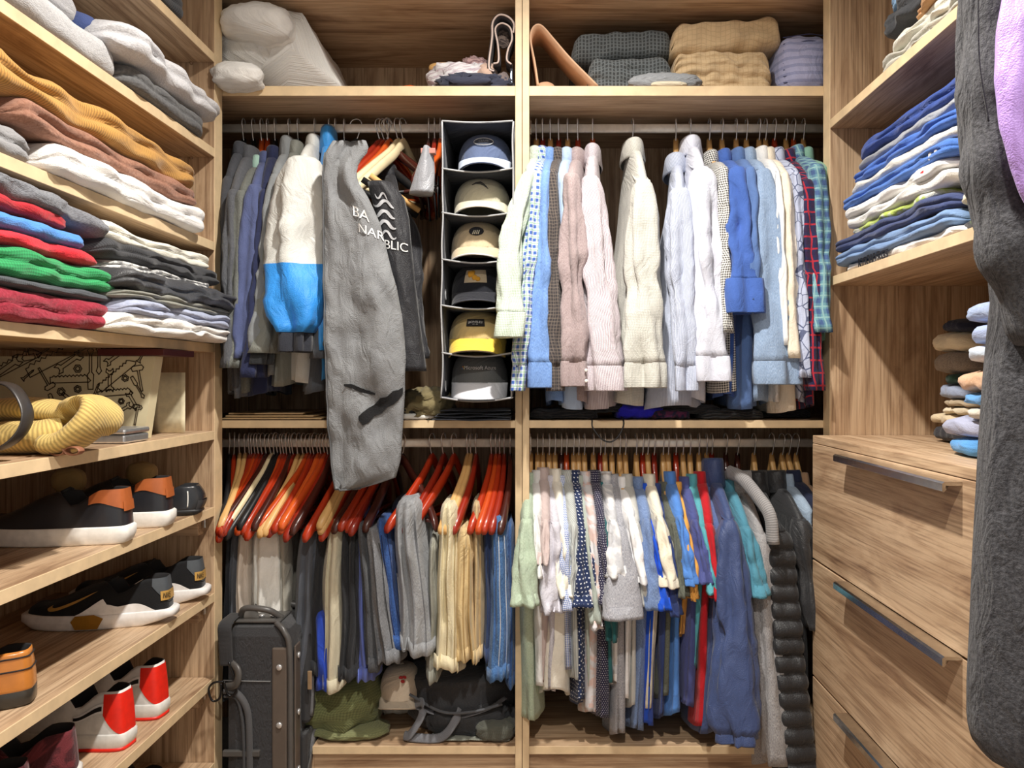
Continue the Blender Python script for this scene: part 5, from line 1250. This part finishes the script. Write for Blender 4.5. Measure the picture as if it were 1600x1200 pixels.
# ================================================================ top shelf things
ZTT = ZT+.0145
pl = heap('pillow', 'plump white pillow at the left of the top shelf', 'pillow', fab((244, 243, 238), bump=.6), P(398, 130, 2.22).xy.to_3d()+UP*(ZTT+.03), (.21, .26, .24), rough=.16, ridges=.03, fr=1.6)
cfm = fab((248, 247, 243))
cf = thing('comforter_bag', 'white bedding bag with a sloping side on the top shelf', 'bedding', (-.73, 2.34, ZTT))
vs_ = []
rings = []
for j in range(13):
    t = j/12; r = []
    y0 = lerp(2.12, 2.5, t)
    for i in range(30):
        f = i/29
        pth = [(-.853, 0.0), (-.853, .22), (-.70, .225), (-.655, .215), (-.60, .10), (-.545, .004), (-.7, .0)]
        seg = f*(len(pth)-1); k_ = min(int(seg), len(pth)-2); g = seg-k_
        x, zq = lerp(pth[k_][0], pth[k_+1][0], g), lerp(pth[k_][1], pth[k_+1][1], g)
        r.append(Vector((x+.006*ny(f*9, t*6, 1.), y0, ZTT+.002+max(0, zq+.006*ny(f*7, t*9, 3.)))))
    rings.append(r)
loft('bag', rings, cfm, cf)
heap('pillow_corner', None, None, cfm, P(372, 150, 2.04).xy.to_3d()+UP*(ZTT-.022), (.13, .10, .07), parent=cf, rough=.2, ridges=.04, fr=1.8, flat=False)
heap('pillow_corner', None, None, cfm, P(405, 60, 2.10).xy.to_3d()+UP*(ZTT+.125), (.19, .16, .10), parent=cf, rough=.2, ridges=.05, fr=1.8, flat=False)
br = thing('brush', 'orange wooden shoe brush handle at the top shelf edge', 'brush', P(630, 133, 2.15))
o = tube('handle', [Vector((P(x, 0, 2.15).x, 2.15, ZTT+.017)) for x in (610, 618, 630, 641, 648, 651)], .014, CHERRY[3], br, 14, rs=[.006, .010, .012, .015, .012, .004])
bw = heap('wood_brush', 'oval honey wood brush leaning on the clothes heap', 'brush', NATW, P(693, 114, 2.2), (.085, .03, .030), rough=.02, flat=False); 
heap('white_cloth', 'white printed cloth in the heap on the top shelf', 'cloth', fab((240, 238, 240), 'blotch', (206, 190, 198), 40), Vector((P(722, 0, 2.2).x, 2.2, ZTT+.012)), (.17, .16, .085), ridges=.2, rough=.3)
heap('dark_cloth', 'dark navy grey cloth folded in the heap on the top shelf', 'cloth', fab((62, 66, 84)), Vector((P(742, 0, 2.14).x, 2.14, ZTT)), (.19, .10, .050), ridges=.22, rough=.3, fr=4)
heap('crumpled_scarf', 'small blush pink crumpled cloth on top of the heap', 'cloth', fab((206, 172, 170), 'blotch', (150, 120, 122), 50), Vector((P(742, 0, 2.22).x, 2.22, ZTT+.075)), (.07, .07, .055), ridges=.3, rough=.4, fr=5)
def ribbon(name, pts, w, mat, parent=None, th_=.004):      # leather band standing on edge, width along Y
    pts = bez(pts, 60); rings = []
    for i, p in enumerate(pts):
        t = (pts[min(i+1, len(pts)-1)]-pts[max(i-1, 0)]).normalized(); n = Vector((-t.z, 0, t.x))
        rings.append([p+n*th_/2, p+n*th_/2+Vector((0, w, 0)), p-n*th_/2+Vector((0, w, 0)), p-n*th_/2])
    return loft(name, rings, mat, parent, smooth=True)
sd_ = thing('sandal', 'black sandal with white stitched straps leaning on the middle upright', 'sandal', P(785, 128, 2.1))
BRM = fab((60, 54, 56), 'knit', s=300); WEDGE = fab((226, 206, 196))
q = lambda px, py, Y=2.11: P(px, py, Y)
outer = [q(772, 112), q(764, 104), q(769, 60), q(770, 36), q(780, 24), q(794, 27), q(803, 38), q(802, 52)]
ribbon('outer_strap', outer, .07, BRM, sd_, .010)
tube('strap_edge', bez([p+Vector((0, -.002, 0)) for p in outer], 60), .0028, WEDGE, sd_, 6)
inner = [q(771, 100), q(779, 96), q(778, 70), q(774, 46), q(784, 37), q(797, 44), q(800, 62), q(794, 78), q(792, 94), q(799, 101)]
ribbon('inner_strap', inner, .06, BRM, sd_, .008)
tube('strap_edge', bez([p+Vector((0, -.002, 0)) for p in inner], 60), .0026, WEDGE, sd_, 6)
heap('footbed', None, None, fab((120, 104, 96), 'blotch', (70, 60, 58), 120), q(787, 74, 2.15), (.045, .02, .08), parent=sd_, flat=False, rough=.1)
heap('beige_sandal', 'beige suede sandal toe under the black sandal', 'sandal', fab((206, 176, 158)), Vector((P(762, 0, 2.16).x, 2.16, ZTT)), (.055, .10, .09), rough=.2, ridges=.1)
heap('leather_pouch', 'grey and brown leather pouch under the black sandal', 'pouch', fab((122, 110, 108)), Vector((P(786, 0, 2.15).x, 2.15, ZTT)), (.04, .09, .06), rough=.25, ridges=.12)
o = box('metal_frame', P(797, 132, 2.13)-Vector((0, 0, 0)), P(802, 104, 2.20), plain('pale_blue_metal', (176, 192, 214), .3, .6)); o.location.z = ZTT+.0015-(P(797, 132, 2.13).z); tag(o, 'narrow pale blue metal case standing against the middle upright', 'case')
tb = thing('leather_band', 'wide tan leather arch standing at the left of the right top shelf', 'leather band', P(870, 133, 2.13))
SUE = plain('tan_suede', (216, 174, 140), .8, nscale=30)
q = lambda px, py, Y=2.10: P(px, py, Y)
pts = [Vector((p.x, p.y, max(p.z, ZTT+.002))) for p in (q(841, 134), q(836, 100), q(829, 60), q(834, 42), q(846, 40), q(866, 62), q(892, 92), q(934, 134))]
ribbon('arch', pts, .13, SUE, tb, .005)
heap('round_end', None, None, SUE, Vector((P(852, 0, 2.19).x, 2.19, ZTT)), (.06, .06, .055), parent=tb, rough=.05)
def roll(label, mat, px0, px1, py0, py1, Y, dp, name='folded_blanket', cat='blanket', layers=3, wob=.008, seed=None, tilt=0.0, zb_=None):
    # folded pile facing the camera: front edge along X
    a, b = P(px0, 0, Y).x, P(px1, 0, Y).x; z0 = zb_ if zb_ is not None else P(0, py1, Y).z; z1 = P(0, py0, Y).z; th_ = z1-z0; sd = rnd.random()*50
    rings = []; nv = 34
    for j in range(nv+1):
        t = j/nv; s_ = min(t, 1-t)*(b-a); k_ = 1 if s_ > .03 else max(.06, math.sqrt(max(0, 1-(1-s_/.03)**2)))
        x = lerp(a, b, t); r = []; tk = th_*(.45+.55*k_)*(1+.10*ny(t*4+sd, 1.)); zo = z0+tilt*(t-.5)+(th_-tk)*.3*0
        m = 8*layers
        for i in range(m+1):
            f = i/m; lay = abs(math.sin(PI*layers*f+.5*math.sin(t*5+sd)*f*(1-f)*4))**.5; env = math.sqrt(max(0, 1-(2*f-1)**4))
            r.append(Vector((x, Y+(1-k_)*.02+.02*(1-env)+.009*(1-lay)+wob*ny(t*7+sd, f*4), zo+tk*f+wob*.6*ny(t*8, sd, f*2))))
        for i in range(1, 6): f = i/5; r.append(Vector((x, Y+.012+dp*f, zo+tk*(1-.1*f*f)+wob*ny(t*6, f*5, sd))))
        for i in range(1, 5): f = i/5; r.append(Vector((x, Y+.012+dp*(1-f*.98), zo)))
        rings.append(r)
    return tag(loft(name, rings, mat, None), label, cat)
WAF = fab((104, 110, 112), 'waffle', s=95)
roll('dark grey waffle blanket rolled at the bottom of its pile', WAF, 918, 1052, 86, 131, 2.13, .26, zb_=ZTT+.002)
roll('dark grey waffle blanket folded on top of its pile', WAF, 894, 1050, 44, 92, 2.17, .26, layers=1, tilt=.02)
roll('tan cotton blanket with many folds at the bottom of its pile', fab((214, 188, 148), 'grid', (200, 172, 132), 70), 1052, 1208, 76, 131, 2.12, .28, layers=5, wob=.014, zb_=ZTT+.002)
roll('tan cotton blanket folded on top of its pile', fab((220, 192, 150), 'grid', (206, 178, 138), 70), 1050, 1222, 26, 78, 2.14, .28, layers=1, wob=.014, tilt=.025)
heap('grey_cloth', 'small grey plush cloth at the front of the right top shelf', 'cloth', fab((142, 146, 150), 'fleece', (166, 170, 174)), Vector((P(1040, 0, 2.105).x, 2.105, ZTT)), (.19, .05, .046), rough=.15, ridges=.08)
heap('cream_cloth', 'thin cream cloth edge in front of the grey plush', 'cloth', fab((226, 216, 190)), Vector((P(1045, 0, 2.083).x, 2.083, ZTT)), (.10, .025, .016), rough=.12)
bd = heap('striped_comforter', 'lavender comforter with thin navy stripes at the right of the top shelf', 'bedding', fab((186, 190, 226), 'hstripe', (160, 166, 206), 45), Vector((P(1242, 0, 2.24).x, 2.24, ZTT)), (.155, .24, .185), rough=.10, ridges=.03, p=.55)
for k_ in range(9):
    zq = ZTT+.018+k_*.018
    tube('stripe', bez([Vector((P(1242, 0, 2.24).x+x, 2.24-.119+abs(x)*.28, zq+.03*x)) for x in (-.066, -.03, 0, .03, .066)], 16), .0011, fab((60, 66, 110)), bd, 5)
heap('striped_pillow', 'lavender striped pillow squeezed against the right upright', 'pillow', fab((180, 186, 222), 'stripe', (96, 104, 160), 60), Vector((.735, 2.3, ZTT)), (.036, .28, .17), rough=.1, p=.6)

# ================================================================ things on the middle shelf under the clothes
ZMT = ZM+.0115
for i, (x0, x1, y0, l) in enumerate(((350, 505, 2.085, 'lowest tan envelope under the left jackets'), (352, 490, 2.10, 'second tan envelope under the left jackets'), (352, 470, 2.12, 'uppermost tan envelope under the left jackets'))):
    o = box('paper_envelope', (P(x0, 0, 2.1).x, y0, ZMT+.0005+.006*i), (P(x1, 0, 2.1).x, y0+.26, ZMT+.0045+.006*i), plain('kraft_%d' % i, (214-8*i, 180-8*i, 132-6*i), .7)); tag(o, l, 'envelope')
heap('olive_cloth', 'crumpled olive cloth beside the cap organiser base', 'cloth', fab((128, 116, 82)), Vector((P(668, 0, 2.14).x, 2.14, ZMT)), (.13, .14, .085), ridges=.2, rough=.3, fr=4)
heap('white_sock', 'small white cloth under the olive cloth', 'cloth', fab((236, 234, 226)), Vector((P(650, 0, 2.085).x, 2.085, ZMT)), (.10, .03, .018), rough=.2)
heap('black_glove', 'black glove lying beside the olive cloth', 'glove', fab((30, 30, 32)), Vector((P(640, 0, 2.11).x, 2.11, ZMT+.008)), (.07, .06, .03), rough=.25, ridges=.1)
BG = fab((30, 31, 34), rough=.5)
for x0, x1, y0, zq, l in ((828, 935, 2.09, .0, 'black garment bag folded at the left of the right middle shelf'), (900, 980, 2.11, .016, 'black cloth bag bunched beside the blue bag'), (1030, 1130, 2.10, .012, 'black nylon bag folded under the grey striped shirt'), (1095, 1196, 2.085, .0, 'flat black folded bag with many layers near the right end'), (1190, 1270, 2.16, 0, 'black folded bag in the right corner of the middle shelf')):
    o = roll(l, BG, x0, x1, 640, 650, y0, .2, 'folded_bag', 'bag', 3, .006, zb_=ZMT+.001); o.location.z = zq
    o.scale.z = 1.0
roll('bright cobalt blue cloth bag on the right middle shelf', fab((52, 48, 214)), 965, 1042, 632, 648, 2.10, .16, 'folded_bag', 'bag', 1, .008, zb_=ZMT+.001)
roll('plum patterned scarf beside the cobalt bag', fab((96, 44, 80), 'blotch', (40, 40, 70), 60), 1020, 1080, 640, 650, 2.085, .10, 'folded_scarf', 'scarf', 1, .008, zb_=ZMT+.001)
cdp = [P(925, 656, 2.065), P(926, 668, 2.05), P(940, 686, 2.04), P(955, 690, 2.04), P(967, 680, 2.045), P(974, 664, 2.055), P(973, 654, 2.07)]
cdp = [Vector((p.x, p.y-.005, p.z)) for p in cdp]
tag(tube('cord_loop', bez([Vector((cdp[0].x, 2.12, ZMT+.006))]+cdp+[Vector((cdp[-1].x, 2.12, ZMT+.006))], 40), .0022, BLACKP, None, 6), 'thin black cord looping down over the middle shelf edge', 'cord')

# ================================================================ suitcase and floor things in the lower left bay
sx0, sx1, sy0, sy1, sz1 = -.828, -.632, 1.99, 2.33, z(-.628)
sc_ = thing('suitcase', 'worn black upright suitcase with leather corners and zip pockets', 'suitcase', ((sx0+sx1)/2, (sy0+sy1)/2, .0))
SBK = fab((64, 64, 67), rough=.7, bump=.5); SLT = plain('worn_black_leather', (84, 82, 80), .35, nscale=30); SBR = plain('scuffed_strip', (96, 86, 78), .4, nscale=25)
bz = .005
box('shell', (sx0+.004, sy0+.006, bz), (sx1-.012, sy1, sz1-.012), SBK, sc_, .03)
def bevtube(name, pts, r, mat, par=sc_, n=8, **kw): return tube(name, bez(pts, 40), r, mat, par, n, **kw)
# corner piping: up the front right corner, across the top
V = Vector
bevtube('corner_piping', [V((sx1-.018, sy0+.004, .02)), V((sx1-.018, sy0+.004, .4)), V((sx1-.020, sy0+.004, sz1-.08)), V((sx1-.034, sy0+.006, sz1-.03)), V((sx1-.06, sy0+.02, sz1-.010))], .008, SLT)
box('corner_strip', (sx1-.066, sy0+.0015, .02), (sx1-.026, sy0+.012, sz1-.07), SBR, sc_, .004)
box('corner_strip', (sx1-.0135, sy0+.016, .02), (sx1-.008, sy0+.056, sz1-.07), SBR, sc_, .003)
for zq in (-.12, -.27, -.42):
    for p, axis in ((V((sx1-.046, sy0+.0010, sz1+zq)), 1), (V((sx1-.0075, sy0+.036, sz1+zq+.02)), 0)):
        rr = [[p+(V((r_*math.cos(a), -h, r_*math.sin(a))) if axis else V((h, r_*math.cos(a), r_*math.sin(a)))) for a in [2*PI*i/14 for i in range(14)]] for r_, h in ((.008, 0), (.008, .003), (.005, .0045))]
        loft('rivet', rr, STEEL, sc_)
bevtube('top_rim', [V((sx0+.01, sy0+.12, sz1-.008)), V(((sx0+sx1)/2, sy0+.13, sz1+.008)), V((sx1-.03, sy0+.14, sz1-.004)), V((sx1-.012, sy0+.15, sz1-.05))], .010, SLT)
box('top_plate', (sx0+.02, sy0+.02, sz1-.012), (sx1-.05, sy0+.11, sz1-.004), SLT, sc_, .004)
for xq in (.085, .115):
    p = V((sx0+xq, sy0+.055, sz1-.004)); rr = [[p+V((r_*math.cos(a), r_*math.sin(a), h)) for a in [2*PI*i/14 for i in range(14)]] for r_, h in ((.008, 0), (.007, .004), (.004, .005))]
    loft('rivet', rr, STEEL, sc_)
bevtube('carry_handle', [V((sx0+.03, sy0+.05, sz1-.008)), V((sx0+.05, sy0+.03, sz1+.024)), V((sx0+.11, sy0+.03, sz1+.020)), V((sx0+.14, sy0+.05, sz1-.006))], .008, SLT)
# side facing the camera: webbing strap, snap hooks, arched pocket
bevtube('webbing_strap', [V((sx0+.018, sy0+.05, sz1+.004)), V((sx0+.014, sy0-.008, sz1-.006)), V((sx0+.016, sy0-.014, sz1-.05)), V((sx0+.018, sy0-.012, sz1-.11))], .018, fab((62, 62, 64), 'rib', s=300), flat=.18, up=(1, 0, 0))
bevtube('side_handle', [V((sx0+.015, sy0, sz1-.10)), V((sx0+.05, sy0-.018, sz1-.12)), V((sx0+.046, sy0-.018, sz1-.155)), V((sx0+.012, sy0, sz1-.17))], .011, SLT, flat=.6)
bevtube('snap_hook', [V((sx0+.026, sy0-.015, sz1-.10)), V((sx0+.046, sy0-.016, sz1-.16)), V((sx0+.036, sy0-.016, sz1-.186)), V((sx0+.022, sy0-.016, sz1-.18)), V((sx0+.014, sy0-.016, sz1-.15))], .0028, plain('black_steel', (50, 50, 52), .3, .8), n=6)
bevtube('snap_hook', [V((sx0+.012, sy0-.016, sz1-.15)), V((sx0-.012, sy0-.020, sz1-.152)), V((sx0-.024, sy0-.02, sz1-.17)), V((sx0-.014, sy0-.02, sz1-.198)), V((sx0+.004, sy0-.018, sz1-.19)), V((sx0+.006, sy0-.016, sz1-.155))], .0028, plain('black_steel_b', (50, 50, 52), .3, .8), n=6)
arch = [V((sx0+.008, sy0, sz1-.18)), V((sx0+.04, sy0-.002, sz1-.185)), V((sx0+.068, sy0-.002, sz1-.23)), V((sx0+.074, sy0-.002, sz1-.32)), V((sx0+.074, sy0-.002, sz1-.5))]
bevtube('pocket_zip', arch, .0085, fab((96, 96, 98), 'rib', s=400))
bevtube('pocket_zip', [p+V((-.014 if i > 1 else 0, -.001, -.014)) for i, p in enumerate(arch)], .004, fab((70, 70, 72)))
box('pocket_flap', (sx0+.004, sy0-.004, sz1-.35), (sx0+.10, sy0+.008, sz1-.335), SLT, sc_, .002)
bevtube('seam', [V((sx0+.004, sy0+.0045, sz1-.155)), V((sx0+.06, sy0+.0045, sz1-.157)), V((sx1-.07, sy0+.0045, sz1-.158))], .0018, fab((120, 120, 120)), n=5)
# large face turned to the right: front pockets with zips
for k_, (y0, y1, z0_, z1_) in enumerate(((sy0+.07, sy1-.01, sz1-.30, sz1-.05), (sy0+.06, sy1-.01, sz1-.62, sz1-.32))):
    pk = box('front_pocket', (sx1-.014, y0, z0_), (sx1+.012-.006*k_, y1, z1_), SBK, sc_, .012)
    bevtube('zip', [V((sx1+.0125-.006*k_, y0+.012, z0_+.02)), V((sx1+.0135-.006*k_, y0+.04, z1_-.05)), V((sx1+.0125-.006*k_, y0+.12, z1_-.018)), V((sx1+.0125-.006*k_, y1-.02, z1_-.012))], .005, fab((120, 120, 122), 'rib', s=400), pk)
pu_ = thing('x', 'x', 'x'); bpy.data.objects.remove(pu_)
box('zip_pull', (sx1+.010, sy0+.055, sz1-.20), (sx1+.022, sy0+.060, sz1-.15), plain('brass_pull', (186, 160, 128), .3, .6), sc_, .002)
bevtube('tie_strap', [V((sx1+.004, sy0+.05, sz1-.46)), V((sx1+.012, sy0+.10, sz1-.38)), V((sx1+.012, sy0+.17, sz1-.30))], .009, SLT, flat=.4)

ZBT = ZB+.001
gm = heap('mesh_bag', 'olive green mesh laundry bag on the bottom shelf by the suitcase', 'bag', fab((128, 134, 88), 'knit', s=110), V((P(545, 0, 2.28).x, 2.28, ZBT)), (.24, .36, .17), rough=.22, ridges=.07, fr=2.2, p=.7)
heap('mesh_bag', 'loose flat end of the olive mesh bag at the shelf front', 'bag', fab((150, 154, 108), 'knit', s=110), V((P(548, 0, 2.14).x, 2.145, ZBT)), (.20, .12, .03), rough=.2, ridges=.08)
t, s1 = cap('worn beige cap with a red emblem lying under the grey jeans', V((P(628, 0, 2.2).x, 2.2, z(-.90))), fab((226, 208, 184)), fab((206, 190, 168)), w=.125, bl=.035, hgt=.085, group=None)
for k_, (a, v) in enumerate(((.25, .45), (.35, .55), (.15, .55))): heap('red_emblem', None, None, fab((196, 60, 60)), s1(F0+a, v)+V((0, -.002, -.006)), (.012, .003, .010), parent=t, nu=10, nv=6, flat=False)
heap('shoe_bag', 'white cloth shoe bag supporting the beige cap', 'bag', fab((214, 206, 190)), V((P(620, 0, 2.32).x, 2.32, ZBT)), (.13, .16, .10), rough=.2, ridges=.1)
bk = thing('backpack', 'black backpack with grey webbing straps lying on the bottom shelf', 'backpack', V((P(715, 0, 2.25).x, 2.25, ZBT)))
heap('main_bag', None, None, fab((48, 50, 54), rough=.6), V((P(722, 0, 2.28).x, 2.28, ZBT)), (.30, .30, .19), parent=bk, rough=.22, ridges=.06, fr=2.0, p=.6)
heap('front_pocket', None, None, fab((40, 42, 46), rough=.6), V((P(735, 0, 2.17).x, 2.17, ZBT)), (.24, .12, .09), parent=bk, rough=.2, ridges=.06, p=.6)
heap('mesh_panel', None, None, fab((104, 106, 96), 'knit', s=200), V((P(775, 0, 2.13).x, 2.13, ZBT)), (.11, .10, .055), parent=bk, rough=.2, p=.6)
WEB = fab((138, 140, 146), 'rib', s=300)
fl = lambda px, py: (lambda Y: V((P(px, py, Y).x, Y, max(ZBT+.006, P(px, py, Y).z))))
tube('strap', bez([P(648, 1100, 2.14), P(660, 1098, 2.11), P(658, 1120, 2.09), V((P(640, 0, 2.09).x, 2.09, ZBT+.02)), V((P(632, 0, 2.10).x, 2.10, ZBT+.015)), V((P(650, 0, 2.085).x, 2.09, ZBT+.012)), V((P(690, 0, 2.09).x, 2.09, ZBT+.014)), P(712, 1125, 2.10), P(720, 1108, 2.12)], 54), .012, WEB, bk, 8, flat=.2, up=(0, .5, 1))
tube('strap', bez([P(632, 1096, 2.16), P(660, 1108, 2.13), P(710, 1120, 2.12), P(760, 1108, 2.11), P(790, 1090, 2.14)], 40), .008, WEB, bk, 8, flat=.3, up=(0, 1, .3))
bevtube('zip', [P(640, 1085, 2.13), P(690, 1112, 2.105), P(740, 1112, 2.10), P(785, 1100, 2.11)], .004, fab((90, 92, 96)), bk)
tag(panel('grey_bag', [[V((lerp(-.30, -.085, i/10), lerp(2.09, 2.2, j/4), ZBT+.004+.004*ny(i*.7, j*.9, 2.))) for i in range(11)] for j in range(5)], .003, fab((150, 152, 140), 'knit', s=160), None), 'flat grey mesh bag under the black backpack', 'bag')
